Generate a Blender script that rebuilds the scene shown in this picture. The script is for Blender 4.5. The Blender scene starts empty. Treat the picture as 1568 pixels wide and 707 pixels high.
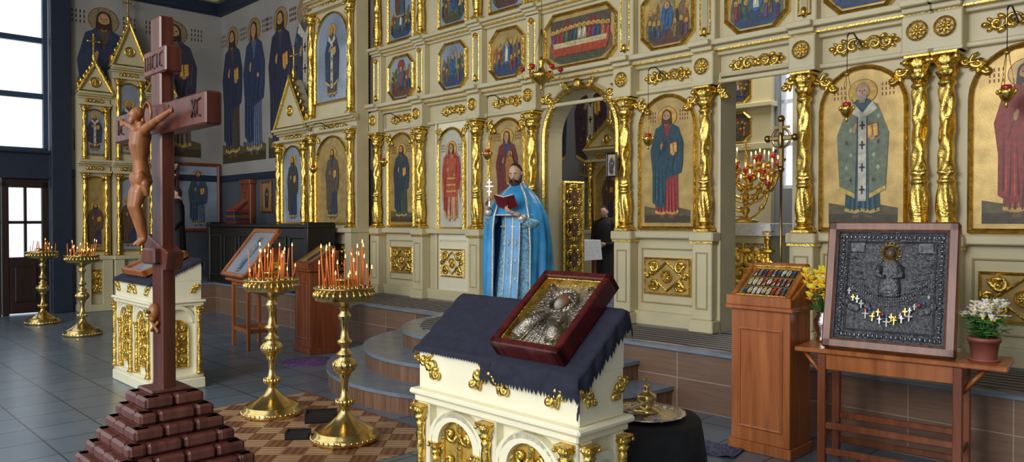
import bpy, math, random, bmesh
from mathutils import Vector, Matrix
R=random.Random(7)
pi=math.pi; sin=math.sin; cos=math.cos
T=Matrix.Translation
def RZ(a): return Matrix.Rotation(a,4,'Z')
def RX(a): return Matrix.Rotation(a,4,'X')
def RY(a): return Matrix.Rotation(a,4,'Y')
# room frame: X along the iconostasis, Y into the sanctuary
ICO=T((0,9.17,0))@RZ(math.radians(-45.7))
def L(s,w,z=0,rot=0): return ICO@T((s,w,z))@RZ(rot)

# ---------------------------------------------------------------- materials
def s2l(c): return c/12.92 if c<=0.04045 else ((c+0.055)/1.055)**2.4
def hexc(h): return tuple(s2l(int(h[i:i+2],16)/255) for i in (0,2,4))
def mat(name,col,rough=.5,metal=0,ns=8,na=.15,bump=0,bs=60,emit=0,coat=0):
    if isinstance(col,str): col=hexc(col)
    m=bpy.data.materials.new(name); m.use_nodes=True
    nt=m.node_tree; b=nt.nodes['Principled BSDF']
    b.inputs['Roughness'].default_value=rough; b.inputs['Metallic'].default_value=metal
    tc=nt.nodes.new('ShaderNodeTexCoord')
    n=nt.nodes.new('ShaderNodeTexNoise'); n.inputs['Scale'].default_value=ns; n.inputs['Detail'].default_value=4
    nt.links.new(tc.outputs['Object'],n.inputs['Vector'])
    r=nt.nodes.new('ShaderNodeValToRGB')
    r.color_ramp.elements[0].position=.3; r.color_ramp.elements[1].position=.7
    r.color_ramp.elements[0].color=(*[c*(1-na) for c in col],1)
    r.color_ramp.elements[1].color=(*[min(1,c*(1+na)) for c in col],1)
    nt.links.new(n.outputs['Fac'],r.inputs['Fac']); nt.links.new(r.outputs['Color'],b.inputs['Base Color'])
    if bump:
        n2=nt.nodes.new('ShaderNodeTexNoise'); n2.inputs['Scale'].default_value=bs; n2.inputs['Detail'].default_value=3
        nt.links.new(tc.outputs['Object'],n2.inputs['Vector'])
        bp=nt.nodes.new('ShaderNodeBump'); bp.inputs['Strength'].default_value=bump; bp.inputs['Distance'].default_value=.01
        nt.links.new(n2.outputs['Fac'],bp.inputs['Height']); nt.links.new(bp.outputs['Normal'],b.inputs['Normal'])
    if emit:
        b.inputs['Emission Color'].default_value=(*col,1); b.inputs['Emission Strength'].default_value=emit
    if coat: b.inputs['Coat Weight'].default_value=coat; b.inputs['Coat Roughness'].default_value=.1
    return m
_pc={}
def paint(h,rough=.45):
    k=(h,rough)
    if k not in _pc: _pc[k]=mat('paint_'+h,h,rough,0,26,.3)
    return _pc[k]
def wood(name,c1,c2,scale=3,rough=.35,ax=2):
    m=mat(name,c1,rough); nt=m.node_tree
    tc=[n for n in nt.nodes if n.type=='TEX_COORD'][0]; n=[n for n in nt.nodes if n.type=='TEX_NOISE'][0]
    mp=nt.nodes.new('ShaderNodeMapping'); sc=[scale*8]*3; sc[ax]=scale*.6
    mp.inputs['Scale'].default_value=sc
    nt.links.new(tc.outputs['Object'],mp.inputs['Vector']); nt.links.new(mp.outputs['Vector'],n.inputs['Vector'])
    n.inputs['Scale'].default_value=1; n.inputs['Distortion'].default_value=.6
    r=[x for x in nt.nodes if x.type=='VALTORGB'][0]
    r.color_ramp.elements[0].color=(*hexc(c1),1); r.color_ramp.elements[1].color=(*hexc(c2),1)
    return m
def brickmat(name,c1,c2,mortar,bw,bh,ms,rough,plane='XY',offset=0,woody=False):
    m=mat(name,c1,rough); nt=m.node_tree; b=nt.nodes['Principled BSDF']
    tc=[n for n in nt.nodes if n.type=='TEX_COORD'][0]
    br=nt.nodes.new('ShaderNodeTexBrick'); br.offset=offset; br.squash=1
    br.inputs['Scale'].default_value=1; br.inputs['Brick Width'].default_value=bw; br.inputs['Row Height'].default_value=bh
    br.inputs['Mortar Size'].default_value=ms; br.inputs['Mortar Smooth'].default_value=.2
    br.inputs['Color1'].default_value=(*hexc(c1),1); br.inputs['Color2'].default_value=(*hexc(c2),1); br.inputs['Mortar'].default_value=(*hexc(mortar),1)
    v=tc.outputs['Object']
    if plane=='XZ':
        sx=nt.nodes.new('ShaderNodeSeparateXYZ'); cx=nt.nodes.new('ShaderNodeCombineXYZ')
        nt.links.new(v,sx.inputs[0]); nt.links.new(sx.outputs[0],cx.inputs[0]); nt.links.new(sx.outputs[2],cx.inputs[1]); v=cx.outputs[0]
    nt.links.new(v,br.inputs['Vector'])
    n=[x for x in nt.nodes if x.type=='TEX_NOISE'][0]; n.inputs['Scale'].default_value=3
    if woody:
        mp=nt.nodes.new('ShaderNodeMapping'); mp.inputs['Scale'].default_value=(1.5,1.5,22); nt.links.new(tc.outputs['Object'],mp.inputs['Vector']); nt.links.new(mp.outputs['Vector'],n.inputs['Vector'])
    mx=nt.nodes.new('ShaderNodeMixRGB'); mx.blend_type='MULTIPLY'; mx.inputs[0].default_value=.55 if woody else .35
    nt.links.new(br.outputs['Color'],mx.inputs[1]); nt.links.new(n.outputs['Fac'],mx.inputs[2])
    g=nt.nodes.new('ShaderNodeGamma'); g.inputs[1].default_value=.85
    nt.links.new(mx.outputs[0],g.inputs[0]); nt.links.new(g.outputs[0],b.inputs['Base Color'])
    bp=nt.nodes.new('ShaderNodeBump'); bp.inputs['Strength'].default_value=.25; bp.inputs['Distance'].default_value=.004; bp.invert=True
    nt.links.new(br.outputs['Fac'],bp.inputs['Height']); nt.links.new(bp.outputs['Normal'],b.inputs['Normal'])
    return m
cream=mat('cream_paint','CCC09A',.38,0,3,.07)
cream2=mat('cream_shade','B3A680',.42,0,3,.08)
ivory=mat('ivory_paint','E8E1C2',.35,0,3,.05)
gold=mat('gilding',(.80,.52,.12),.25,1,24,.35,.55,60)
goldp=mat('gold_ground',(.45,.31,.11),.4,.5,9,.22,.08,90)
brass=mat('polished_brass',(.72,.52,.19),.18,1,14,.15,.05,30)
bronze=mat('old_bronze',(.25,.17,.07),.3,1,14,.2)
silver=mat('chased_silver',(.34,.30,.24),.36,1,40,.4,.6,120)
silverd=mat('dark_silver',(.13,.13,.14),.36,.9,60,.5,1.0,110)
steel=mat('tray_silver',(.75,.75,.75),.2,1,30,.2,.3,60)
navy=mat('navy_cloth',(.010,.011,.026),.85,0,30,.3,.3,200)
blackc=mat('black_cloth',(.007,.007,.009),.75,0,30,.3,.3,200)
blackw=mat('black_wood',(.010,.009,.010),.35,0,10,.3)
dkred=wood('mahogany','360B09','5A1814',3,.25)
redbr=wood('walnut_stain','4A2822','6E3E34',3,.3)
frmw=wood('icon_frame_wood','5A2C18','8A4A2A',3,.35)
crossw=wood('cross_wood','3E1A11','683222',2,.32)
carved=wood('carved_limewood','74401E','9C6232',4,.42)
oak=wood('lacquered_pine','8E4C22','B66C38',2.2,.32)
oakd=wood('stained_oak','6A321A','8E4E2C',2.2,.32)
doorw=wood('door_wood','1E120E','33201A',2,.4)
orange=mat('beeswax','EC8038',.5,0,10,.12)
flame=mat('flame',(1,.5,.1),.5,emit=8)
redglass=mat('red_glass',(.45,.01,.02),.1,0,5,.1,coat=.5)
black=mat('black_iron',(.01,.01,.01),.4)
skin=mat('skin',(.66,.40,.29),.5,0,20,.08)
hairm=mat('hair_dark',(.035,.02,.013),.6,0,60,.5,.5,200)
eyew=mat('eye_white',(.6,.58,.55),.3)
plant=mat('leaf_green',(.05,.17,.03),.45,0,20,.3)
yel=mat('petal_yellow',(.95,.72,.05),.5,0,20,.15)
wht=mat('petal_white',(.92,.86,.78),.5,0,20,.06)
terra=mat('plant_pot_clay',(.26,.08,.055),.45)
whitecl=mat('white_linen',(.66,.68,.72),.7,0,30,.15,.2,100)

# ---------------------------------------------------------------- mesh builder
ALLM={}
class MB:
    def __init__(s): s.v=[];s.f=[];s.mi=[];s.sm=[];s.mats=[];s.M=Matrix.Identity(4)
    def add(s,vs,fs,m,smooth=False):
        o=len(s.v); M=s.M
        s.v.extend([tuple(M@Vector(p)) for p in vs])
        if m not in s.mats: s.mats.append(m)
        i=s.mats.index(m)
        for f in fs: s.f.append(tuple(a+o for a in f)); s.mi.append(i); s.sm.append(smooth)
    def box(s,x0,x1,y0,y1,z0,z1,m,c=0):
        if c<=0:
            vs=[(x,y,z) for x in(x0,x1) for y in(y0,y1) for z in(z0,z1)]
            s.add(vs,[(0,1,3,2),(4,6,7,5),(0,4,5,1),(2,3,7,6),(0,2,6,4),(1,5,7,3)],m); return
        C=((x0+x1)/2,(y0+y1)/2,(z0+z1)/2); h=(abs(x1-x0)/2,abs(y1-y0)/2,abs(z1-z0)/2)
        K={};vs=[];fs=[]
        for a0 in(-1,1):
            for a1 in(-1,1):
                for a2 in(-1,1):
                    sg=(a0,a1,a2)
                    for a in range(3):
                        K[sg+(a,)]=len(vs); vs.append([C[k]+sg[k]*(h[k]-(0 if k==a else c)) for k in range(3)])
                    fs.append(tuple(K[sg+(a,)] for a in range(3)))
        def k(a,va,b,vb,cc,vc,face):
            t=[0,0,0]; t[a]=va;t[b]=vb;t[cc]=vc; return K[tuple(t)+(face,)]
        for a in range(3):
            b=(a+1)%3; d=(a+2)%3
            for sg in(-1,1): fs.append(tuple(k(a,sg,b,p,d,q,a) for p,q in((-1,-1),(1,-1),(1,1),(-1,1))))
            for p in(-1,1):
                for q in(-1,1): fs.append((k(a,-1,b,p,d,q,b),k(a,1,b,p,d,q,b),k(a,1,b,p,d,q,d),k(a,-1,b,p,d,q,d)))
        s.add(vs,fs,m)
    def lathe(s,prof,m,c=(0,0,0),seg=24,fn=None,smooth=True,sy=1):
        vs=[];fs=[];n=len(prof)
        for (r,z) in prof:
            for j in range(seg):
                t=2*pi*j/seg; rr=r*(fn(t,z) if fn else 1)
                vs.append((c[0]+rr*cos(t),c[1]+sy*rr*sin(t),c[2]+z))
        for i in range(n-1):
            for j in range(seg):
                k=(j+1)%seg; fs.append((i*seg+j,i*seg+k,(i+1)*seg+k,(i+1)*seg+j))
        if prof[0][0]>1e-4: fs.append(tuple(range(seg-1,-1,-1)))
        if prof[-1][0]>1e-4: fs.append(tuple((n-1)*seg+j for j in range(seg)))
        s.add(vs,fs,m,smooth)
    def tube(s,pts,rad,m,seg=6,sq=1,smooth=True):
        pts=[Vector(p) for p in pts]; n=len(pts)
        if not isinstance(rad,(list,tuple)): rad=[rad]*n
        vs=[];fs=[]; pu=None
        for i,p in enumerate(pts):
            d=(pts[min(i+1,n-1)]-pts[max(i-1,0)])
            if d.length<1e-9: d=Vector((0,0,1))
            d.normalize()
            if pu is None:
                pu=Vector((0,1,0)) if abs(d.y)<.9 else Vector((1,0,0))
            u=(pu-d*pu.dot(d)).normalized(); pu=u; w=d.cross(u)
            for j in range(seg):
                t=2*pi*j/seg; vs.append(p+(u*cos(t)*sq+w*sin(t))*rad[i])
        for i in range(n-1):
            for j in range(seg):
                k=(j+1)%seg; fs.append((i*seg+j,i*seg+k,(i+1)*seg+k,(i+1)*seg+j))
        fs.append(tuple(range(seg-1,-1,-1))); fs.append(tuple((n-1)*seg+j for j in range(seg)))
        s.add(vs,fs,m,smooth)
    def sph(s,c,r,m,seg=10,rings=6,fn=None):
        if not isinstance(r,(list,tuple)): r=(r,r,r)
        vs=[];fs=[]
        for i in range(rings+1):
            ph=-pi/2+pi*i/rings
            for j in range(seg):
                t=2*pi*j/seg; q=(cos(ph)*cos(t),cos(ph)*sin(t),sin(ph))
                p=(q[0]*r[0],q[1]*r[1],q[2]*r[2])
                if fn: p=fn(q,p)
                vs.append((c[0]+p[0],c[1]+p[1],c[2]+p[2]))
        for i in range(rings):
            for j in range(seg):
                k=(j+1)%seg; fs.append((i*seg+j,i*seg+k,(i+1)*seg+k,(i+1)*seg+j))
        s.add(vs,fs,m,True)
    def poly(s,pts,yf,yb,m):
        n=len(pts); vs=[(x,yf,z) for x,z in pts]; fs=[tuple(range(n))]
        if yb is not None:
            vs+=[(x,yb,z) for x,z in pts]; fs.append(tuple(range(2*n-1,n-1,-1)))
            for i in range(n): k=(i+1)%n; fs.append((i,i+n,k+n,k))
        s.add(vs,fs,m)
    def prismx(s,pts,x0,x1,m):
        n=len(pts); vs=[(x0,y,z) for y,z in pts]+[(x1,y,z) for y,z in pts]
        fs=[tuple(range(n)),tuple(range(2*n-1,n-1,-1))]
        for i in range(n): k=(i+1)%n; fs.append((i,i+n,k+n,k))
        s.add(vs,fs,m)
    def band(s,po,pi_,yf,yb,m,mid=0):
        n=len(po); vs=[(x,yb,z) for x,z in po]+[(x,yf,z) for x,z in po]
        if mid: vs+=[((a[0]+b[0])/2,yf-mid,(a[1]+b[1])/2) for a,b in zip(po,pi_)]
        vs+=[(x,yf,z) for x,z in pi_]+[(x,yb,z) for x,z in pi_]
        rr=5 if mid else 4; fs=[]
        for q in range(rr-1):
            for i in range(n):
                k=(i+1)%n; fs.append((q*n+i,q*n+k,(q+1)*n+k,(q+1)*n+i))
        s.add(vs,fs,m)
    def finish(s,name,M=None,parent=None):
        M=M or Matrix.Identity(4)
        me=bpy.data.meshes.new(name); me.from_pydata(s.v,[],s.f)
        for m in s.mats: me.materials.append(m)
        me.polygons.foreach_set('material_index',s.mi); me.polygons.foreach_set('use_smooth',s.sm)
        bm=bmesh.new(); bm.from_mesh(me); bmesh.ops.recalc_face_normals(bm,faces=bm.faces); bm.to_mesh(me); bm.free()
        o=bpy.data.objects.new(name,me); bpy.context.scene.collection.objects.link(o)
        place(o,M,parent); return o
def place(o,M,parent=None):
    ALLM[o.name]=M
    if parent: o.parent=parent; o.matrix_basis=ALLM[parent.name].inverted()@M
    else: o.matrix_basis=M
def empty(name,M):
    o=bpy.data.objects.new(name,None); o.empty_display_size=.1; bpy.context.scene.collection.objects.link(o); place(o,M); return o

def arch(cx,z0,w,h,n=14):
    r=w/2; zs=z0+h-r
    return [(cx-r,z0),(cx+r,z0)]+[(cx+r*cos(pi*i/n),zs+r*sin(pi*i/n)) for i in range(n+1)]
def octo(cx,z0,w,h,c=None):
    c=c or min(w,h)*.22; a,b=cx-w/2,cx+w/2; t=z0+h
    return [(a+c,z0),(b-c,z0),(b,z0+c),(b,t-c),(b-c,t),(a+c,t),(a,t-c),(a,z0+c)]
def rect(cx,z0,w,h,c=None): return [(cx-w/2,z0),(cx+w/2,z0),(cx+w/2,z0+h),(cx-w/2,z0+h)]
def ell(cx,cz,rx,rz,n=16,a=0,b=2*pi): return [(cx+rx*cos(a+(b-a)*i/n),cz+rz*sin(a+(b-a)*i/n)) for i in range(n)]
def wall_arch(mb,x0,x1,z0,z1,ax,ar,zs,y0,y1,m,n=12):
    l=[(x0,z0),(ax-ar,z0)]+[(ax-ar*cos(pi/2*i/n),zs+ar*sin(pi/2*i/n)) for i in range(n+1)]+[(ax,z1),(x0,z1)]
    mb.poly(l,y0,y1,m); mb.poly([(2*ax-x if x!=x0 else x1,z) for x,z in l],y0,y1,m)

# ---------------------------------------------------------------- painting
SK='B88A60'
def dark(c,k=.55): return ''.join('%02X'%int(int(c[i:i+2],16)*k) for i in(0,2,4))
def lite(c): return ''.join('%02X'%min(255,int(int(c[i:i+2],16)*1.35+14)) for i in(0,2,4))
def saint(mb,cx,z0,h,y,robe,cloak,halo='C89A30',hair='4A2E1C',kind=0,ground=None,text=None):
    P=lambda pts,m,k: mb.poly([(cx+a*h,z0+b*h) for a,b in pts],y-.0012*k,None,m)
    if ground: P([(-ground,-.04),(ground,-.04),(ground,.07),(ground*.4,.1),(-ground*.3,.08),(-ground,.11)],paint('5A5030'),.4); P([(-ground,-.04),(ground,-.04),(ground,.02),(-ground,.03)],paint('3E3622'),.7)
    if text:
        for sx in(-1,1):
            for r_ in range(3):
                for q in range(4): P([(sx*.13+sx*.025*q,.93-.035*r_),(sx*.13+sx*.025*q+.008,.93-.035*r_),(sx*.13+sx*.025*q+.008,.952-.035*r_),(sx*.13+sx*.025*q,.952-.035*r_)],paint(text),1)
    P(ell(0,.9,.103,.093,20),paint('7A3A20'),1); P(ell(0,.9,.098,.088,20),paint(halo,.3),1.5)
    P([(-.07,0),(-.02,0),(-.02,.06),(-.06,.06)],paint('6A4A30'),2); P([(.02,0),(.07,0),(.06,.06),(.02,.06)],paint('6A4A30'),2)
    P([(-.125,.035),(-.05,.02),(.0,.035),(.06,.02),(.125,.04),(.115,.3),(.12,.5),(.1,.8),(.04,.85),(-.04,.85),(-.1,.8),(-.12,.5),(-.108,.3)],paint(robe),3)
    P([(-.124,.045),(-.05,.03),(0,.045),(.06,.03),(.124,.05),(.122,.075),(.06,.055),(0,.07),(-.05,.055),(-.122,.07)],paint('B89A4A'),3.5)
    for a in(-.09,-.06,-.02,.02,.05,.09): P([(a,.05),(a+.01,.05),(a*.7+.006,.42+.4*abs(a))],paint(dark(robe)),4)
    for a in(-.075,-.04,.005,.035,.072): P([(a,.06),(a+.009,.06),(a*.8+.004,.4)],paint(lite(robe)),4)
    if kind==1: # bishop
        P([(-.16,.2),(-.05,.14),(-.035,.8),(-.1,.81),(-.18,.6)],paint(cloak),5); P([(.16,.2),(.05,.14),(.035,.8),(.1,.81),(.18,.6)],paint(cloak),5)
        P([(-.16,.2),(-.05,.14),(-.05,.17),(-.16,.23)],paint('C8A850'),5.5); P([(.16,.2),(.05,.14),(.05,.17),(.16,.23)],paint('C8A850'),5.5)
        P([(-.028,.12),(.028,.12),(.028,.72),(.1,.77),(.07,.83),(0,.75),(-.07,.83),(-.1,.77),(-.028,.72)],paint('BEB8A4'),6)
        for zz in(.2,.36,.52,.66):
            P([(-.006,zz-.03),(.006,zz-.03),(.006,zz+.03),(-.006,zz+.03)],paint('2A2430'),7); P([(-.02,zz-.005),(.02,zz-.005),(.02,zz+.007),(-.02,zz+.007)],paint('2A2430'),7)
        for sx in(-1,1):
            for q in range(6): 
                a=sx*(.08+.03*(q%2)); b=.25+q*.09
                P([(a,b),(a+.014,b+.02),(a,b+.04),(a-.014,b+.02)],paint(lite(cloak) if q%3 else dark(cloak)),6)
    else:
        P([(-.15,.14),(-.08,.09),(-.02,.1),(.0,.35),(.15,.40),(.165,.5),(.17,.66),(.12,.8),(.045,.84),(.0,.68),(-.04,.84),(-.12,.8),(-.175,.6),(-.15,.4)],paint(cloak),5)
        for a,b,c,d in((-.125,.16,-.12,.6),(-.09,.13,-.075,.55),(-.04,.13,-.05,.5),(.05,.39,.11,.7),(-.02,.36,.07,.75),(.02,.37,.1,.6),(-.1,.5,-.03,.74)): P([(a,b),(a+.011,b+.01),(c,d)],paint(dark(cloak)),6)
        for a,b,c,d in((-.11,.15,-.1,.55),(-.06,.13,-.06,.5),(.08,.42,.13,.68),(.03,.38,.08,.62),(.12,.5,.14,.7)): P([(a,b),(a+.008,b+.01),(c,d)],paint(lite(cloak)),6)
    if kind!=2:
        P([(.035,.555),(.115,.575),(.11,.68),(.03,.665)],paint('8A2A22'),8); P([(.042,.568),(.108,.585),(.103,.67),(.038,.655)],paint('D0AC50'),8.5); P([(.07,.58),(.078,.582),(.072,.66),(.064,.66)],paint('8A2A22'),9)
    P(ell(-.055,.635,.014,.03,8),paint(SK),8); P(ell(-.045,.66,.01,.02,8),paint(SK),8.5); P(ell(.07,.57,.02,.018,8),paint(SK),9.5)
    P(ell(0,.905,.05,.06,14),paint(hair if kind!=1 else '8A8078'),9)
    if kind!=1: P([(-.05,.9),(-.055,.84),(-.03,.83),(.03,.83),(.055,.84),(.05,.9)],paint(hair),9.2)
    P([(-.02,.82),(.02,.82),(.022,.86),(-.022,.86)],paint(dark(SK,.8)),9.5)
    P(ell(0,.9,.037,.05,14),paint(SK),10)
    if kind!=2: P([(-.036,.885),(-.012,.872),(.012,.872),(.036,.885),(.026,.845),(0,.825),(-.026,.845)],paint('8A8078' if kind else hair),11)
    for sx in(-1,1): P(ell(sx*.016,.908,.008,.004,6),paint('20140E'),11)
    P([(-.003,.885),(.005,.885),(.001,.91)],paint('7A5034'),11)
def angel(mb,cx,z0,h,y,robe,cloak):
    for sx in(-1,1):
        mb.poly([(cx+sx*a*h,z0+b*h) for a,b in((.03,.8),(.1,.87),(.17,.74),(.2,.45),(.17,.22),(.11,.45))],y-.001,None,paint('B48660'))
        for q in range(4): mb.poly([(cx+sx*a*h,z0+b*h) for a,b in((.09+.02*q,.8),(.1+.02*q,.8),(.15+.012*q,.35+.05*q))],y-.0018,None,paint('7A5034'))
    saint(mb,cx,z0,h,y-.001,robe,cloak,kind=2,text='7A3A20')
    for sx in(-1,1): mb.poly([(cx+a*h,z0+b*h) for a,b in((sx*.03,.0),(sx*.07,.0),(sx*.065,.3),(sx*.02,.3))],y-.008,None,paint('C89A78'))
    mb.poly([(cx+a*h,z0+b*h) for a,b in((-.1,.3),(.1,.3),(.08,.55),(.1,.78),(-.1,.78),(-.08,.55))],y-.0085,None,paint('B0502E'))
    for zz in(.36,.44,.52): mb.poly([(cx+a*h,z0+b*h) for a,b in((-.085,zz),(.085,zz),(.085,zz+.02),(-.085,zz+.02))],y-.009,None,paint('C8A050'))
def feast(mb,cx,z0,w,h,y,seed,supper=False):
    r=random.Random(seed); q=lambda a,b:(cx+(a-.5)*w,z0+b*h)
    def P(pts,c,k): mb.poly([q(*p) for p in pts],y-.0012*k,None,paint(c))
    P([(.04,.4),(.12,.7),(.22,.62),(.3,.78),(.4,.5),(.5,.86),(.62,.6),(.72,.66),(.85,.82),(.96,.4),(.96,.2),(.8,.04),(.2,.04),(.04,.2)],r.choice(['6E5438','56604A','75603E','5E4A34']),1)
    P([(.1,.12),(.2,.34),(.35,.26),(.5,.4),(.6,.22),(.78,.4),(.92,.3),(.85,.1),(.7,.04),(.25,.04)],r.choice(['3E4A3A','5A3A2A','2E4060','4A4A30']),2)
    cols=['7A2A22','2A4468','38583E','94562A','583458','A89A78','8A3030','204450','6A5630','3A3430']
    if supper:
        P([(.06,.6),(.06,.92),(.94,.92),(.94,.6)],'54483A',2); P([(.2,.72),(.35,.92),(.35,.6)],'742A24',2.5);P([(.65,.6),(.65,.92),(.82,.72)],'742A24',2.5)
        n=13
        for i in range(n):
            a=.1+.8*i/(n-1); b=.42+.06*sin(pi*i/(n-1))
            fig(q,P,a,b,.055,.3,r.choice(cols),3+i*.2)
        P([(.12,.2),(.88,.2),(.93,.42),(.07,.42)],'A0401E',7); P([(.12,.36),(.88,.36),(.9,.46),(.1,.46)],'C0B088',7.4)
        for i in range(6): P(ellq(.2+.12*i,.41,.02,.02),'C89A30',8)
        return
    if r.random()<.6:
        P([(.35,.55),(.35,.85),(.42,.95),(.58,.95),(.65,.85),(.65,.55)],r.choice(['98804E','7A7A80','863A30']),2.4); P([(.44,.55),(.44,.74),(.5,.8),(.56,.74),(.56,.55)],'2A2420',2.6)
    for row in range(2):
        n=r.randint(6,8)
        for i in range(n):
            a=.12+.76*i/(n-1)+r.uniform(-.03,.03); b=.34-.22*row+.1*r.random()
            if row==1 and .38<a<.62 and r.random()<.6: continue
            fig(q,P,a,b,.055,.28+.06*r.random(),r.choice(cols),3+i*.2+row*2,seed2=r.random())
    fig(q,P,.5,.34,.08,.42,r.choice(['8A2A22','C0B8A0','2A4468']),6.8,True)
def ellq(a,b,ra,rb,n=10): return [(a+ra*cos(2*pi*i/n),b+rb*sin(2*pi*i/n)) for i in range(n)]
def fig(q,P,a,b,w,h,c,k,big=False,seed2=.5):
    if big: P(ellq(a,b+h*.45,w*1.6,h*.62),'345E80',k-.1)
    P(ellq(a,b+h*.88,w*.62,h*.16),'C89A38',k)
    P([(a-w*.6,b),(a+w*.6,b),(a+w*.55,b+h*.55),(a+w*.25,b+h*.76),(a-w*.25,b+h*.76),(a-w*.55,b+h*.55)],c,k+.15)
    P([(a-w*.3,b+h*.1),(a-w*.1,b+h*.1),(a+w*.35,b+h*.6),(a+w*.1,b+h*.65)],lite(c) if seed2>.4 else dark(c),k+.2)
    P(ellq(a,b+h*.86,w*.33,h*.1),'A8754C',k+.3)

def icon(name,M,parent,cx,z0,w,h,y,shape=arch,fr=.035,bg=None,paintfn=None,frm=None,depth=.04):
    mb=MB(); m=bg or goldp
    mb.poly(shape(cx,z0,w,h),y,y+.02,m)
    o=shape(cx,z0-fr,w+2*fr,h+2*fr); mb.band(o,shape(cx,z0,w,h),y-depth*.5,y+.03,frm or gold,depth*.5)
    if paintfn: paintfn(mb)
    return mb.finish(name,M,parent)

# ---------------------------------------------------------------- carved ornament
def spiral(mb,cx,cz,y,r,a0,dr,turns,th,m,n=12):
    pts=[];rad=[]
    for i in range(n):
        t=i/(n-1); rr=r*(1-.85*t); a=a0+dr*turns*2*pi*t
        pts.append((cx+rr*cos(a),y-.3*th*sin(pi*t),cz+rr*sin(a))); rad.append(th*(.55+.6*sin(pi*min(1,t*1.1))))
    mb.tube(pts,rad,m,5)
    mb.sph((cx,y-.4*th,cz),th*1.2,m,6,4)
def leaf(mb,x,z,y,l,wd,a,m):
    old=mb.M; mb.M=old@T((x,y,z))@RY(-a)
    mb.sph((l/2,0,0),(l/2,wd*.6,wd/2),m,8,5); mb.M=old
def rosette(mb,x,z,y,r,m):
    mb.band(ell(x,z,r,r,16),ell(x,z,r*.78,r*.78,16),y-.012,y+.01,m,.008)
    for i in range(8): leaf(mb,x,z,y-.008,r*.74,r*.3,i*pi/4,m)
    mb.sph((x,y-.02,z),r*.26,m,8,5)
def orn_h(mb,cx,cz,w,h,y,m=None):
    m=m or gold; th=h*.115
    for sx in(-1,1):
        spiral(mb,cx+sx*w*.15,cz,y,h*.44,pi if sx>0 else 0,-sx,1.15,th,m)
        spiral(mb,cx+sx*w*.33,cz+h*.02,y,h*.34,pi if sx>0 else 0,sx,1.1,th,m)
        leaf(mb,cx+sx*w*.42,cz,y,w*.1,h*.3,0 if sx>0 else pi,m)
        for sz in(-1,1):
            leaf(mb,cx+sx*w*.23,cz+sz*h*.22,y,w*.12,h*.26,sz*.5 if sx>0 else pi-sz*.5,m)
            leaf(mb,cx+sx*w*.38,cz+sz*h*.14,y,w*.09,h*.2,sz*.6 if sx>0 else pi-sz*.6,m)
            leaf(mb,cx,cz,y,w*.1,h*.26,sz*pi/2+sx*.9,m)
    mb.sph((cx,y-.01,cz),(h*.16,.025,h*.24),m,8,6)
def orn_v(mb,cx,cz,w,h,y,m=None):
    m=m or gold; th=w*.09
    for sz in(-1,1):
        for sx in(-1,1):
            spiral(mb,cx+sx*w*.22,cz+sz*h*.17,y,w*.22,-sz*pi/2,sx*sz,1.1,th,m)
            spiral(mb,cx+sx*w*.17,cz+sz*h*.36,y,w*.15,-sz*pi/2,-sx*sz,1.1,th*.8,m)
        leaf(mb,cx,cz+sz*h*.36,y,h*.13,w*.2,sz*pi/2,m); leaf(mb,cx,cz,y,h*.2,w*.16,sz*pi/2,m)
    mb.sph((cx,y-.01,cz),(w*.12,.02,w*.12),m,8,5)
def spandrel(mb,cx,z,w,y,sx,m=None):
    m=m or gold; th=w*.12
    spiral(mb,cx,z,y,w*.38,pi/2,sx,1.1,th,m); spiral(mb,cx+sx*w*.35,z-w*.4,y,w*.24,pi/2,sx,1,th*.9,m); spiral(mb,cx-sx*w*.5,z+w*.1,y,w*.24,0,-sx,1,th*.9,m)
    leaf(mb,cx,z,y,w*.7,w*.24,-pi/2,m); leaf(mb,cx,z,y,w*.6,w*.24,pi if sx>0 else 0,m); leaf(mb,cx,z,y,w*.5,w*.22,-pi*.75 if sx>0 else -pi*.25,m)
def diamond_panel(mb,cx,cz,w,h,y,ground=None):
    mb.box(cx-w/2,cx+w/2,y-.004,y+.01,cz-h/2,cz+h/2,ground or goldp)
    mb.band(rect(cx,cz-h/2-.02,w+.04,h+.04),rect(cx,cz-h/2,w,h),y-.015,y+.01,gold,.01)
    d=lambda k:[(cx-h*.5*k*1.25,cz),(cx,cz-h*.5*k),(cx+h*.5*k*1.25,cz),(cx,cz+h*.5*k)]
    mb.band(d(.95),d(.8),y-.02,y,gold,.006)
    rosette(mb,cx,cz,y-.01,h*.2,gold)
    for sx in(-1,1):
        for sz in(-1,1):
            spiral(mb,cx+sx*w*.3,cz+sz*h*.26,y-.01,h*.19,pi/2*sz,sx*sz,1.1,h*.06,gold)
            leaf(mb,cx+sx*w*.44,cz+sz*h*.4,y-.008,h*.4,h*.14,(pi if sx>0 else 0)+sz*sx*.9,gold)
            leaf(mb,cx+sx*w*.22,cz+sz*h*.4,y-.008,h*.3,h*.12,(0 if sx>0 else pi),gold)
        spiral(mb,cx+sx*w*.43,cz,y-.01,h*.13,0,1,1,h*.05,gold,9)
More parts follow.
